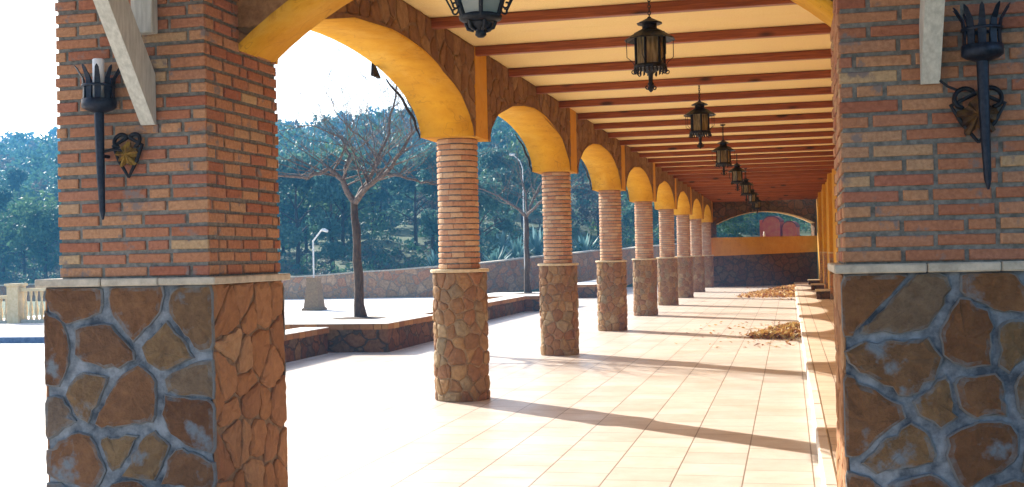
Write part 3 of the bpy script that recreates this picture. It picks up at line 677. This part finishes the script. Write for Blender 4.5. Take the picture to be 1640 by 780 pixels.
# ------------------------------------------------------------------ porch: braces, joists, roof (the roof is above the frame)
def brace(x, label):
    root = empty('timber_brace', (x, 6.25, 2.43)); tag(root, label, 'brace', 'timber braces of the porch roof', 'thing')
    w = .046; p0 = Vector((0,0,0)); p1 = Vector((0,-.83,1.10)); t = (p1-p0).normalized(); nrm = Vector((0,-t.z,t.y)).normalized()
    mb = MB(); poly_o = Vector((-w, -.012, -.02))
    a = [Vector((0,.0,.13)), Vector((0,-.0,-.0)), Vector((0,-.03,-.015))]
    # tapered lower end sits on the pier face
    pts = [(0,0), (0,.30), (-.66,1.203), (-.89,1.203), (-.02,0)]
    mb.prism([(y, z) for y, z in pts], (-w, -.003, 0), (0,1,0), (0,0,1), (2*w, 0, 0)); mb.build('strut', M['timber_white'], root)
    mb = MB(); mb.box(-.07, .07, -.075, -.003, .54, 1.2, bev=.006); mb.build('wall_plate', M['timber_white'], root)
    mb = MB(); mb.box(-.06, .06, -3.4, -.003, 1.205, 1.35, bev=.008); mb.build('joist', M['timber_white'], root)
    return root
brace(-3.70, 'pale diagonal timber brace fixed to the left brick pier beside the candle torch')
brace(.718, 'pale timber brace fixed to the right brick pier beside the iron torch')
root = empty('porch_roof', (-1.4, 4.5, 3.78)); tag(root, 'wooden porch roof projecting before the brick piers', 'roof', kind='thing')
mb = MB(); mb.box(-3.3, 3.3, -1.7, 1.3, .01, .06); mb.build('roof_board', M['wood'], root)
mb = MB(); mb.box(-3.2, 3.2, -.26, -.14, -.14, .008, bev=.006); mb.build('crossbeam', M['wood'], root)

# ------------------------------------------------------------------ wall torches
def torch(x, zb, label, candle, right):
    y = 6.25; root = empty('wall_torch', (x, y-.09, zb)); tag(root, label, 'torch', 'iron torches on the piers', 'thing')
    H = .64; mb = MB()
    mb.tube([(.012,0,-.03),(.010,0,.02),(.004,0,.25),(0,0,.5),(0,0,H)], [.006,.018,.024,.028,.030], 8)
    mb.tube([(0,.02,H*.55),(0,.09,H*.55)], .012, 6); mb.build('shaft', M['iron_blue'], root)
    mb = MB(); z0 = H
    mb.lathe([(0,z0-.03),(.04,z0-.03),(.085,z0-.012),(.10,z0),(.10,z0+.048),(.092,z0+.048),(.085,z0+.01),(0,z0+.01)], n=16)
    for k in range(10):
        a = 2*math.pi*(k+.3)/10; c, s = math.cos(a), math.sin(a); u = (-s, c)
        P = [(.092,z0+.02),(.088,z0+.10),(.096,z0+.17),(.128,z0+.225),(.140,z0+.24)]; wd = [.016,.019,.016,.011,.002]
        V = []
        for (r, zz), w in zip(P, wd): V += [(r*c-u[0]*w, r*s-u[1]*w, zz), (r*c+u[0]*w, r*s+u[1]*w, zz), ((r-.006)*c+u[0]*w, (r-.006)*s+u[1]*w, zz), ((r-.006)*c-u[0]*w, (r-.006)*s-u[1]*w, zz)]
        mb.add(V, [(i*4+q, i*4+(q+1) % 4, i*4+4+(q+1) % 4, i*4+4+q) for i in range(4) for q in range(4)])
    mb.lathe([(.086,z0+.12),(.1,z0+.12),(.1,z0+.135),(.086,z0+.135)], n=16); mb.build('basket', M['iron_blue'], root)
    if candle:
        mb = MB(); mb.lathe([(0,z0+.01),(.034,z0+.01),(.034,z0+.285),(.028,z0+.29),(0,z0+.285)], n=14); mb.build('candle', M['candle'], root)
    # leaf ornament at its side: iron scrolls round a gilded leaf
    zc = .37 if not right else .36; sx = 1
    mb = MB(); cx = .155 if not right else -.02; half = .098 if not right else .13
    for sgn in (-1, 1):
        pts = []
        for i in range(19):
            t = i/18; a = t*1.5*math.pi; r = half*(.62-.38*t)
            pts.append((cx+sgn*(half*.52 - r*math.cos(a)*.9)*1.0, .05+.012*math.sin(t*6), zc+.06+r*math.sin(a)))
        pts = [(cx, .055, zc-.15), (cx+sgn*half*.6, .05, zc-.05)] + [(cx+sgn*half*.98, .05, zc+.04)] + pts[2:]
        mb.tube(pts, [.008]+[.012]*(len(pts)-2)+[.006], 6)
    mb.tube([(0,0,zc+.0),(cx*.5,.03,zc+.02),(cx,.05,zc)], .009, 6); mb.build('scroll', M['iron'], root)
    mb = MB(); out = []
    for i in range(28):
        a = 2*math.pi*i/28; r = half*(.70+.12*math.cos(5*a)+.07*math.sin(9*a)); hx = r*math.sin(a); hz = r*(math.cos(a)*1.0-.25*abs(math.sin(a)))
        out.append((cx+hx, zc-.01+hz*.95))
    V = [(cx, .018, zc-.01)] + [(x, .042+.01*math.sin(i*2.2), zz) for i, (x, zz) in enumerate(out)] + [(x, .055, zz) for x, zz in out]
    mb.add(V, [(0, 1+(i+1) % 28, 1+i) for i in range(28)] + [(1+i, 1+(i+1) % 28, 29+(i+1) % 28, 29+i) for i in range(28)]); mb.build('leaf_ornament', M['gold_dark' if right else 'gold'], root)
torch(-3.98, 1.90, 'black iron wall torch holding a white candle on the left brick pier', True, False)
torch(.958, 1.91, 'black iron wall torch without a candle on the right brick pier', False, True)
mb = MB(); mb.tube([(.775,6.215,2.80),(.772,6.22,2.62),(.758,6.225,2.46),(.765,6.222,2.44),(.80,6.222,2.41),(.86,6.215,2.38)], .007, 6)
tag(mb.build('lamp_cable', M['cord']), 'black cable running from the right timber brace down to the iron torch', 'cable')

# ------------------------------------------------------------------ benches and planters on the plaza edge
def low_block(name, x0, x1, y0, y1, h, label, cat, group, soil=None):
    root = empty(name, ((x0+x1)/2, (y0+y1)/2, 0)); tag(root, label, cat, group, 'thing'); ox, oy = root.location.x, root.location.y
    mb = MB(); mb.box(x0+.03-ox, x1-.03-ox, y0+.03-oy, y1-.03-oy, -.02, h-.1); mb.build('body', M['bench_body'], root)
    mb = MB()
    def run(a, b, fixed, axis, sgn):
        t = a
        while t < b-.02:
            e = min(t+rng.uniform(.22,.30), b)
            if axis == 'y': mb.box(fixed-(.12 if sgn > 0 else 0)-ox, fixed+(0 if sgn > 0 else .12)-ox, t+.004-oy, e-.004-oy, h-.1+rng.uniform(-.008,.004), h-.012, bev=.006)
            else: mb.box(t+.004-ox, e-.004-ox, fixed-(.12 if sgn > 0 else 0)-oy, fixed+(0 if sgn > 0 else .12)-oy, h-.1+rng.uniform(-.008,.004), h-.012, bev=.006)
            t = e
    run(y0, y1, x1, 'y', 1); run(y0, y1, x0, 'y', -1); run(x0+.125, x1-.125, y0, 'x', -1); run(x0+.125, x1-.125, y1, 'x', 1)
    mb.build('brick_edging', M['edging'], root)
    mb = MB(); mb.box(x0+.008-ox, x1-.008-ox, y0+.008-oy, y1-.008-oy, h-.011, h, bev=.004); mb.build('top_slab', M['slab'], root)
    if soil:
        mb = MB(); n = 24; r = .52
        V = [(soil[0]-ox, soil[1]-oy, h+.03)] + [(soil[0]-ox+r*(1+.05*math.sin(3*i))*math.cos(2*math.pi*i/n), soil[1]-oy+r*(1+.05*math.cos(4*i))*math.sin(2*math.pi*i/n), h+.003) for i in range(n)]
        mb.add(V, [(0, 1+i, 1+(i+1) % n) for i in range(n)]); mb.build('soil', M['soil'], root)
    return root
low_block('stone_bench', -8.25, -7.72, 13.6, 18.72, .45, 'low stone bench with orange brick edging just behind the left pier', 'bench', 'stone benches along the plaza')
low_block('tree_planter', -9.3, -6.68, 18.8, 21.7, .5, 'square stone planter holding the big bare tree', 'planter', 'tree planters', (-7.9, 20.6))
low_block('stone_bench', -7.95, -7.38, 21.78, 32.5, .45, 'low stone bench running between the two bare trees', 'bench', 'stone benches along the plaza')
low_block('tree_planter', -9.2, -6.75, 32.6, 36.0, .45, 'stone planter holding the smaller bare tree behind the second column', 'planter', 'tree planters', (-7.8, 34.7))
low_block('stone_bench', -8.2, -6.95, 42.2, 50.5, .5, 'low stone bench seen between the second and third columns', 'bench', 'stone benches along the plaza')

# ------------------------------------------------------------------ bare trees
def bare_tree(base, limbs, trunk_top, label, seed, scale=1.0, lean=(0,0)):
    rg = random.Random(seed); root = empty('bare_tree', base); tag(root, label, 'tree', 'bare trees in planters', 'thing'); B = Vector(base)
    tt = Vector(trunk_top)-B
    mb = MB(); n = 9; pts = [Vector((0,0,-.02)).lerp(tt, i/(n-1)) + Vector((.018*math.sin(i*1.9+seed), .02*math.cos(i*1.4), 0)) for i in range(n)]
    mb.tube(pts, [(.098-.030*i/(n-1)+(.035 if i == 0 else 0)+.006*math.sin(i*2.3))*scale for i in range(n)], 10); mb.build('trunk', M['bark'], root)
    bm, tw = MB(), MB()
    def twig(p, d, L, r, depth):
        n = 4; pts = [p.copy()]; q = p.copy(); dd = d.copy()
        for i in range(n):
            dd = (dd + Vector((rg.uniform(-.15,.15), rg.uniform(-.15,.15), rg.uniform(-.06,.16)))).normalized(); q = q + dd*(L/n); pts.append(q.copy())
        (bm if depth == 0 else tw).tube(pts, [r*(1-.75*i/n) for i in range(n+1)], 5 if depth == 0 else 3, caps=False)
        if depth < 3:
            for i in ((1, 3) if depth < 2 else (2, 4)):
                for _ in range(2 if rg.random() < .12 else 1):
                    s = (dd + Vector((rg.uniform(-1,1), rg.uniform(-1,1), rg.uniform(-.4,.8)))*.9).normalized()
                    twig(pts[i], s, L*rg.uniform(.45,.68), max(.0035, r*(.55-.1*i/n)), depth+1)
    for path, r0 in limbs:
        P = [Vector(q)-B for q in path]; pts = []
        for i in range(len(P)-1):
            for t in (0, .25, .5, .75): pts.append(P[i].lerp(P[i+1], t) + Vector((rg.uniform(-.025,.025), rg.uniform(-.025,.025), rg.uniform(-.025,.025)))*(1 if i or t else 0))
        pts.append(P[-1]); n = len(pts)
        rr = [max(.007, .84*r0*(1-.82*i/(n-1)))*scale for i in range(n)]; bm.tube(pts, rr, 7)
        for i in range(3, n, 1):
            for _ in range(2 if rg.random() < .45 else 1):
                t = (pts[i]-pts[i-1]).normalized(); sd = 1 if rg.random() < .5 else -1
                d = (t*.6 + Vector((sd*rg.uniform(.3,1.5), rg.uniform(-1,1), rg.uniform(-.35,1.0)))).normalized()
                twig(pts[i], d, rg.uniform(.7, 1.6)*scale, max(.005, rr[i]*.34), 1)
    bm.build('branches', M['twig'], root); tw.build('twigs', M['twig'], root)
Yt = 20.6
bare_tree((-7.87, Yt, .5), [
    ([(-7.94,Yt,2.66),(-8.15,Yt-.1,3.1),(-8.33,Yt-.2,3.30),(-8.75,Yt-.3,3.17),(-9.3,Yt-.5,3.2),(-9.75,Yt-.6,3.42)], .075),
    ([(-8.15,Yt-.1,3.08),(-8.10,Yt+.2,3.6),(-8.3,Yt+.3,3.95),(-8.85,Yt+.4,4.2),(-9.5,Yt+.6,4.25)], .04),
    ([(-7.94,Yt,2.66),(-7.70,Yt+.2,3.15),(-7.66,Yt+.5,3.5),(-7.45,Yt+.6,4.0),(-7.28,Yt+.5,4.7),(-7.18,Yt+.5,5.3)], .06),
    ([(-7.66,Yt+.5,3.5),(-7.95,Yt+.7,3.9),(-8.5,Yt+.7,4.35),(-8.75,Yt+.6,5.0)], .03),
    ([(-7.94,Yt,2.66),(-7.6,Yt-.2,2.95),(-7.2,Yt-.3,3.17),(-6.9,Yt-.4,3.5),(-6.66,Yt-.4,3.85),(-6.3,Yt-.5,4.1)], .075),
    ([(-6.66,Yt-.4,3.85),(-6.68,Yt-.3,4.35),(-6.85,Yt-.3,4.8)], .03),
    ([(-7.2,Yt-.3,3.17),(-6.8,Yt-.5,3.1),(-6.3,Yt-.6,2.95),(-5.9,Yt-.6,2.9)], .045),
    ([(-7.4,Yt-.25,3.05),(-7.3,Yt+.2,3.5),(-7.35,Yt+.3,4.0)], .03)],
    (-7.94, Yt, 2.68), 'big leafless tree with spreading branches in the near planter', 3)
Yt = 34.7
bare_tree((-7.82, Yt, .45), [
    ([(-7.80,Yt,2.80),(-8.2,Yt-.2,3.2),(-8.7,Yt-.3,3.5),(-9.5,Yt-.3,3.8)], .07),
    ([(-7.80,Yt,2.80),(-7.6,Yt+.3,3.4),(-7.3,Yt+.4,4.0),(-7.1,Yt+.3,4.6)], .06),
    ([(-7.80,Yt,2.80),(-7.85,Yt+.3,3.5),(-8.1,Yt+.5,4.3),(-8.2,Yt+.5,5.0)], .05),
    ([(-7.80,Yt,2.80),(-7.3,Yt-.3,3.2),(-6.7,Yt-.5,3.5),(-6.0,Yt-.5,3.7)], .06)],
    (-7.80, Yt, 2.84), 'smaller leafless tree with a straight dark trunk left of the second column', 8, .95)

# ------------------------------------------------------------------ plaza furniture: lamps, balustrade, boundary wall
def lamp(loc, ped, h, label, arm=.35):
    root = empty('street_lamp', loc); tag(root, label, 'lamp', 'pale lamp posts', 'thing')
    zb = 0
    if ped:
        mb = MB(); zb = 1.05
        V = [(sx*q, sy*q, z) for q, z in ((.31,-.02),(.31,.06),(.26,.1),(.17,.95),(.185,.96),(.185,1.05)) for sx, sy in ((-1,-1),(1,-1),(1,1),(-1,1))]
        mb.add(V, [(i*4+k, i*4+(k+1) % 4, i*4+4+(k+1) % 4, i*4+4+k) for i in range(5) for k in range(4)] + [(20,21,22,23)]); mb.build('pedestal', M['stone_col'], root)
    r = .028 if ped else .02
    mb = MB(); mb.tube([(0,0,zb),(0,0,h-.25)], r, 8)
    if ped: mb.tube([(0,0,h-.27),(arm*.8,0,h+.05),(arm,0,h+.08)], r*.9, 8)
    else: mb.tube([(0,0,h-.27),(-arm*.3,0,h+.02),(-arm,0,h+.25)], r*.9, 8)
    mb.build('post', M['post_white'], root)
    mb = MB(); e = arm if ped else -arm
    mb.tube([(e-.05,0,h+(.08 if ped else .25)),(e+.05,0,h+(.07 if ped else .26)),(e+.16*(1 if ped else -1),0,h+(.03 if ped else .28))], [.03,.055,.04], 8); mb.build('lamp_head', M['post_white'], root)
lamp((-14.9, 34.9, 0), True, 2.5, 'pale lamp with a bent arm on a tapered stone pedestal in the plaza')
lamp((-10.0, 44.0, -.02), False, 5.3, 'tall pale street lamp left of the second column')

root = empty('balustrade', (-21.5, 29, 0)); tag(root, 'cream balustrade with a square post at the left edge of the plaza', 'balustrade', kind='thing')
mb = MB(); mb.box(-.18, .18, -.18, .18, -.02, 1.06); mb.box(-.23, .23, -.23, .23, 1.06, 1.13, bev=.01); mb.build('post', M['baluster'], root)
def rail_run(dx, dy, L, z0, zt):
    ux, uy = dx/math.hypot(dx,dy), dy/math.hypot(dx,dy); nx, ny = -uy, ux
    mb = MB(); o = Vector((ux*.2-nx*.09, uy*.2-ny*.09, zt-.1)); mb.obox(o, (ux*L, uy*L, 0), (nx*.18, ny*.18, 0), (0,0,.09)); mb.build('handrail', M['baluster'], root)
    mb = MB(); o = Vector((ux*.2-nx*.09, uy*.2-ny*.09, z0-.02)); mb.obox(o, (ux*L, uy*L, 0), (nx*.18, ny*.18, 0), (0,0,.12)); mb.build('plinth', M['ledge'], root)
    n = int(L/.17)
    for i in range(n):
        mb = MB(); t = .3+i*.17; hgt = zt-.1-z0-.1
        mb.lathe([(.05,0),(.05,.05),(.035,.07),(.062,.30*hgt),(.055,.42*hgt),(.032,.62*hgt),(.03,.8*hgt),(.048,.9*hgt),(.048,hgt)], (ux*t, uy*t, z0+.1), 10); mb.build('baluster', M['baluster'], root)
rail_run(1, .03, 5.5, 0, 1.0); rail_run(-1, -.12, 4.5, -.02, .8)
mb = MB(); mb.box(-24, -14.0, 21.3, 21.55, -.01, .13, bev=.01)
mb.add([(-24,20.3,.006),(-14,20.3,.006),(-14,21.3,.006),(-24,21.3,.006)], [(0,1,2,3)])  # flat strip before the kerb: a bluish shadow put into the colour
tag(mb.build('plaza_kerb_and_shadow', M['kerb_shadow_blue']), 'low blue-grey stone kerb with a painted bluish shadow strip across the plaza at far left', 'kerb', kind='thing')

def boundary():
    P = [(-60,58,.5),(-30,47,.75),(-20.3,45.4,.90),(-13.4,46.0,1.22),(-10.0,51.0,1.62),(-6.5,58.5,1.95),(-4.0,62.5,2.1)]
    Q = []
    for i in range(len(P)-1):
        a, b = Vector(P[i]), Vector(P[i+1]); m = max(2, int((b-a).length/1.2))
        for k in range(m): Q.append(a.lerp(b, k/m))
    Q.append(Vector(P[-1])); n = len(Q); rg = random.Random(4); V = []; T = []
    for i, p in enumerate(Q):
        t = (Q[min(i+1,n-1)]-Q[max(i-1,0)]); t.z = 0; t.normalize(); nn = Vector((-t.y, t.x, 0))*.22; z = p.z+rg.uniform(-.03,.03)
        for s, zz in ((-1,-.05),(-1,z),(1,z),(1,-.05)): V.append((p.x+nn.x*s, p.y+nn.y*s, zz))
        nn = nn*1.2
        for s, zz in ((-1,z+.002),(-1,z+.06),(1,z+.06),(1,z+.002)): T.append((p.x+nn.x*s, p.y+nn.y*s, zz))
    mb = MB(); mb.add(V, [(i*4+k, i*4+4+k, i*4+5+k, i*4+1+k) for i in range(n-1) for k in range(3)] + [(n*4-4,n*4-3,n*4-2,n*4-1)])
    root = mb.build('boundary_wall', M['wall_stone']); tag(root, 'brown rubble stone boundary wall at the back of the plaza', 'wall', kind='thing')
    mb = MB(); mb.add(T, [(i*4+k, i*4+4+k, i*4+4+(k+1) % 4, i*4+(k+1) % 4) for i in range(n-1) for k in range(4)]); mb.build('coping', M['ledge'], root)
boundary()

# ------------------------------------------------------------------ vegetation
def leaf_quad(mb, p, s, rg, rnd, mat=0, up=0):
    a = Vector((rg.gauss(0,1), rg.gauss(0,1), rg.gauss(0,1)+up)).normalized(); b = a.orthogonal().normalized(); c = a.cross(b); q = rg.uniform(0, 6.28)
    u = b*math.cos(q)+c*math.sin(q); v = c*math.cos(q)-b*math.sin(q); w = rg.uniform(.4,.7)
    mb.add([p-u*s*.5, p+v*s*w*.5+a*s*.1, p+u*s*.5, p-v*s*w*.5+a*s*.05], [(0,1,2,3)], mat, rnd)
def crown(mb, rg, h, w, nl, leaf, base=.28, mat=0, conic=.0, c=(0,0,0)):
    C = Vector(c); lobes = []
    for k in range(rg.randint(9, 13)):
        t = rg.uniform(base, .96); rad = w*.5*(1-conic*t)*math.sqrt(max(.05, 1-((t-.55)/.55)**2))
        a = rg.uniform(0, 6.28); rr = rad*rg.uniform(.15,.8); lobes.append((Vector((rr*math.cos(a), rr*math.sin(a), h*t)), w*rg.uniform(.16,.27), rg.random()))
    lobes.append((Vector((0,0,h*.93)), w*.15, .7))
    tot = sum(l[1]**2 for l in lobes)
    for p, r, tone in lobes:
        for _ in range(int(nl*r*r/tot)):
            d = Vector((rg.gauss(0,1), rg.gauss(0,1), rg.gauss(0,.8))).normalized()*r*rg.uniform(.55,1.08)**.6
            d.z *= .75; leaf_quad(mb, C+p+d, leaf*rg.uniform(.6,1.4), rg, min(1, max(0, tone*.6+rg.uniform(0,.4))), mat)
def make_tree(kind, seed, h, w, nl, leaf, mat, conic):
    rg = random.Random(seed); root = empty(kind, (0,0,-500))
    mb = MB(); mb.tube([(0,0,-.4),(.05,0,h*.3),(-.05,.05,h*.62),(0,0,h*.85)], [.16*h/7,.13*h/7,.08*h/7,.02], 7)
    for k in range(6):
        a = rg.uniform(0,6.28); z = h*rg.uniform(.3,.6); mb.tube([(0,0,z),(w*.18*math.cos(a),w*.18*math.sin(a),z+h*.1),(w*.36*math.cos(a),w*.36*math.sin(a),z+h*.16)], [.06,.04,.015], 5, caps=False)
    mb.build('trunk', M['bark'], root)
    mb = MB(); crown(mb, rg, h, w, nl, leaf, .25 if conic < .5 else .12, 0, conic); mb.build('crown', mat, root)
    return root
protos = [make_tree('evergreen_tree', 1, 6.5, 5.2, 2600, .34, M['leaf_dark'], .1), make_tree('evergreen_tree', 2, 7.5, 4.6, 2600, .34, M['leaf_dark'], .35),
          make_tree('broadleaf_tree', 3, 5.5, 5.5, 2400, .34, M['leaf_mid'], .1), make_tree('pine_tree', 4, 8.5, 4.0, 2600, .32, M['leaf_dark'], .6),
          make_tree('scrub_tree', 5, 4.2, 4.6, 1500, .26, M['leaf_grey'], .1)]
used = [False]*len(protos)
LAB = ['rounded dark evergreen tree on the slope behind the boundary wall', 'tall dark evergreen tree on the slope behind the boundary wall', 'lighter green bushy tree on the slope behind the boundary wall', 'pointed pine tree on the slope behind the boundary wall', 'grey-brown leafless thicket on the slope behind the boundary wall']
CAT = ['tree', 'tree', 'tree', 'pine', 'thicket']
rg = random.Random(21)
def put(i, x, y, s):
    o = protos[i] if not used[i] else copy_tree(protos[i]); used[i] = True
    o.location = (x, y, hill_z(x, y)-.1); o.rotation_euler.z = rg.uniform(0, 6.28); o.scale = (s*rg.uniform(.9,1.1), s*rg.uniform(.9,1.1), s)
    tag(o, LAB[i], CAT[i], 'trees on the near slope', 'thing')
near = []
tries = 0
while len(near) < 120 and tries < 9000:
    tries += 1
    y = rg.uniform(50, 92); x = rg.uniform(-.80*y-4, 2)
    if hill_z(x, y) < .5: continue
    if x > -13.5 and y < 62: continue
    if x > -5.5 and y < 84: continue
    if any((x-a)**2+(y-b)**2 < (9 if x < -24 else 13) for a, b in near): continue
    near.append((x, y)); i = rg.choice([0,0,1,2,2,3,4]) if x < -12 or y > 70 else rg.choice([2,4,4,0])
    hmax = (.092*math.hypot(x, y)+1.6-hill_z(x, y))/[6.5,7.5,5.5,8.5,4.2][i]
    put(i, x, y, min(hmax, rg.uniform(.62,1.0)*(1 if x < -14 else .7)))
# the wood on the far hillside: one mass
mb = MB(); rg2 = random.Random(31); y = 90.0
while y < 262:
    stp = 3.5+y*.010; x = -.82*y-12
    while x < 22:
        xx, yy = x+rg2.uniform(-1.8,1.8), y+rg2.uniform(-1.8,1.8); h = rg2.uniform(4.5,8.5)*(1.1 if yy > 190 else 1); kind = rg2.random()
        nl = int(300*(110/yy)**.6)
        lf = .62*(yy/110)**.75
        if True:
            crown(mb, rg2, h, h*rg2.uniform(.65,.95), nl, lf, .1, 0 if kind < .62 else (1 if kind < .85 else 2), .55 if kind < .25 else .1, (xx, yy, hill_z(xx, yy)-.3))
        x += stp
    y += stp*.95
tag(mb.build('forest', [M['leaf_dark'], M['leaf_mid'], M['leaf_grey']]), 'wooded hillside rising blue-green behind the plaza', 'forest', kind='stuff')
# undergrowth on the slope
mb = MB(); rg3 = random.Random(41)
for _ in range(2200):
    y = rg3.uniform(49, 100); x = rg3.uniform(-.80*y-6, 8); z = hill_z(x, y)
    if z < .6: continue
    if rg3.random() < .35 and y > 80: continue
    if x > -3.2 and 60 < y < 77.5 and x < 2.2: continue
    r = rg3.uniform(.25,.75); t = rg3.random(); m = rg3.choice([0,1,1,2] if x < -8 else [1,1,1,3])
    for _ in range(34):
        d = Vector((rg3.gauss(0,1), rg3.gauss(0,1), abs(rg3.gauss(0,.8)))).normalized()*r*rg3.uniform(.5,1.1); leaf_quad(mb, Vector((x,y,z))+d, .2*rg3.uniform(.6,1.4), rg3, min(1,t*.6+rg3.uniform(0,.4)), m)
for _ in range(900):
    y = rg3.uniform(64, 118); x = rg3.uniform(-11, 7); z = hill_z(x, y)
    if z < .4 or (-3.2 < x < 2.2 and y < 76.8): continue
    r = rg3.uniform(.3,.8); t = rg3.random(); m = rg3.choice([0,1,1,3,3])
    for _ in range(34):
        d = Vector((rg3.gauss(0,1), rg3.gauss(0,1), abs(rg3.gauss(0,.8)))).normalized()*r*rg3.uniform(.5,1.1); leaf_quad(mb, Vector((x,y,z))+d, .2*rg3.uniform(.6,1.4), rg3, min(1,t*.6+rg3.uniform(0,.4)), m)
tag(mb.build('undergrowth', [M['leaf_dark'], M['leaf_mid'], M['leaf_grey'], M['leaf_light']]), 'low scrub covering the slope behind the boundary wall', 'undergrowth', kind='stuff')
def make_agave():
    mb = MB(); rg = random.Random(9)
    for k in range(34):
        a = 2.4*k; el = R(12+70*(k/34)); L = rg.uniform(.75,1.0); u = Vector((math.cos(a)*math.cos(el), math.sin(a)*math.cos(el), math.sin(el))); s = Vector((-math.sin(a), math.cos(a), 0)); nn = u.cross(s); V = []
        for t, w in ((0,.05),(.3,.075),(.65,.055),(1,.004)):
            p = u*L*t - Vector((0,0,.12*t*t*(1-k/34))); V += [p-s*w, p-nn*.02*(1-t), p+s*w]
        mb.add(V, [(i*3+q, i*3+q+1, i*3+4+q, i*3+3+q) for i in range(3) for q in range(2)], 0, rg.random())
    return mb.build('agave_plant', M['agave'])
ag = make_agave(); spots = [(-14.4,50.5,1.3),(-13.3,52.2,1.5),(-12.6,54.0,1.5),(-12.2,56.5,1.7),(-11.2,55.2,1.2),(-15.8,51.0,1.3),(-10.2,58.6,1.5),(-9.2,61.5,1.6),(-13.9,56.0,1.6)]
for k, (x, y, s) in enumerate(spots):
    o = ag if k == 0 else ag.copy()
    if k: COL.objects.link(o)
    o.location = (x, y, hill_z(x, y)-.03); o.scale = (s,)*3; o.rotation_euler.z = k*1.1
    tag(o, 'spiky blue-green agave plant growing above the boundary wall', 'agave', 'agave plants above the wall', 'thing')

# dry leaves swept against the kerb
def leaf_pile(x0, x1, y0, y1, n, hmax, label, seed):
    rg = random.Random(seed); mb = MB()
    for _ in range(n):
        t = rg.random()**.75; u = rg.random(); x = x1-(x1-x0)*(1-t)*rg.uniform(.3,1); prof = max(.02, (x-x0)/(x1-x0))
        y = y0+(y1-y0)*(u*(.25+.75*prof)); z = .01+hmax*prof*(.75+.5*math.sin(y*3.1)*math.sin(y*1.3+x*2))*rg.uniform(0,1)*math.sin(math.pi*min(1,max(0,.15+.8*u)))
        leaf_quad(mb, Vector((x+rg.gauss(0,.05)-.05, y+rg.gauss(0,.1), z+.01)), rg.uniform(.04,.15), rg, rg.random(), 0, .8)
    for _ in range(n//14):
        leaf_quad(mb, Vector((x1-abs(rg.gauss(0,.9))-.02, rg.uniform(y0-2.2, y1+1.5), .016)), rg.uniform(.05,.12), rg, rg.random(), 0, 5)
    tag(mb.build('dry_leaves', M['dry']), label, 'leaves', 'piles of dry leaves', 'stuff')
leaf_pile(-.80, .165, 21.6, 25.2, 2600, .17, 'pile of dry brown leaves swept against the kerb, nearer one', 5)
leaf_pile(-1.9, .165, 40.5, 52.0, 4200, .22, 'long pile of dry leaves against the kerb near the end wall', 6)

# ------------------------------------------------------------------ light, sky, air
SUN_EL = R(29.5); az = math.atan2(-.785, .62)
to_sun = Vector((math.sin(az)*math.cos(SUN_EL), math.cos(az)*math.cos(SUN_EL), math.sin(SUN_EL)))
sd = bpy.data.lights.new('sun', 'SUN'); sd.energy = 5.0; sd.angle = R(.5); sd.color = (1, .93, .82)
so = bpy.data.objects.new('sun', sd); COL.objects.link(so); so.rotation_euler = to_sun.to_track_quat('Z', 'Y').to_euler(); so.location = to_sun*80
w = bpy.data.worlds.new('World'); sc.world = w; w.use_nodes = True; nt = w.node_tree
sky = nt.nodes.new('ShaderNodeTexSky'); sky.sky_type = 'NISHITA'; sky.sun_disc = False; sky.sun_elevation = SUN_EL; sky.sun_rotation = az; sky.air_density = 1.0; sky.dust_density = 2.5; sky.ozone_density = 1.0
bg = nt.nodes['Background']; bg.inputs['Strength'].default_value = .12; nt.links.new(sky.outputs[0], bg.inputs[0])

HAZE = .0018
if HAZE:
    mb = MB(); mb.box(-345, 135, -50, 362, -1.5, 62); m = bpy.data.materials.new('haze_air'); m.use_nodes = True; t = m.node_tree; t.nodes.clear()
    o = t.nodes.new('ShaderNodeOutputMaterial'); v = t.nodes.new('ShaderNodeVolumePrincipled'); v.inputs['Density'].default_value = HAZE; v.inputs['Color'].default_value = (.13,.50,1,1); t.links.new(v.outputs[0], o.inputs['Volume'])
    tag(mb.build('haze', m), kind='stuff')

# ------------------------------------------------------------------ camera (fitted to the photograph)
f, yaw, pit, rol = 1860.66, .2340, .01094, -.02174
fw = Vector((-math.sin(yaw)*math.cos(pit), math.cos(yaw)*math.cos(pit), math.sin(pit))); r0 = Vector((math.cos(yaw), math.sin(yaw), 0)); u0 = r0.cross(fw)
rt = r0*math.cos(rol)+u0*math.sin(rol); up = -r0*math.sin(rol)+u0*math.cos(rol)
cd = bpy.data.cameras.new('camera'); cam = bpy.data.objects.new('camera', cd); COL.objects.link(cam)
cam.matrix_world = Matrix(((rt.x, up.x, -fw.x, 0), (rt.y, up.y, -fw.y, 0), (rt.z, up.z, -fw.z, 1.6), (0,0,0,1)))
cd.sensor_width = 36; cd.lens = f*36/1640; cd.clip_end = 2000; cd.clip_start = .05; sc.camera = cam

sc.view_settings.view_transform = 'Standard'; sc.view_settings.look = 'None'; sc.view_settings.gamma = 1; sc.view_settings.exposure = 1.6
sc.render.engine = 'CYCLES'; sc.cycles.use_denoising = True; sc.cycles.max_bounces = 8; sc.cycles.diffuse_bounces = 5; sc.cycles.volume_bounces = 0
sc.cycles.sample_clamp_indirect = 6; sc.cycles.caustics_reflective = False; sc.cycles.caustics_refractive = False
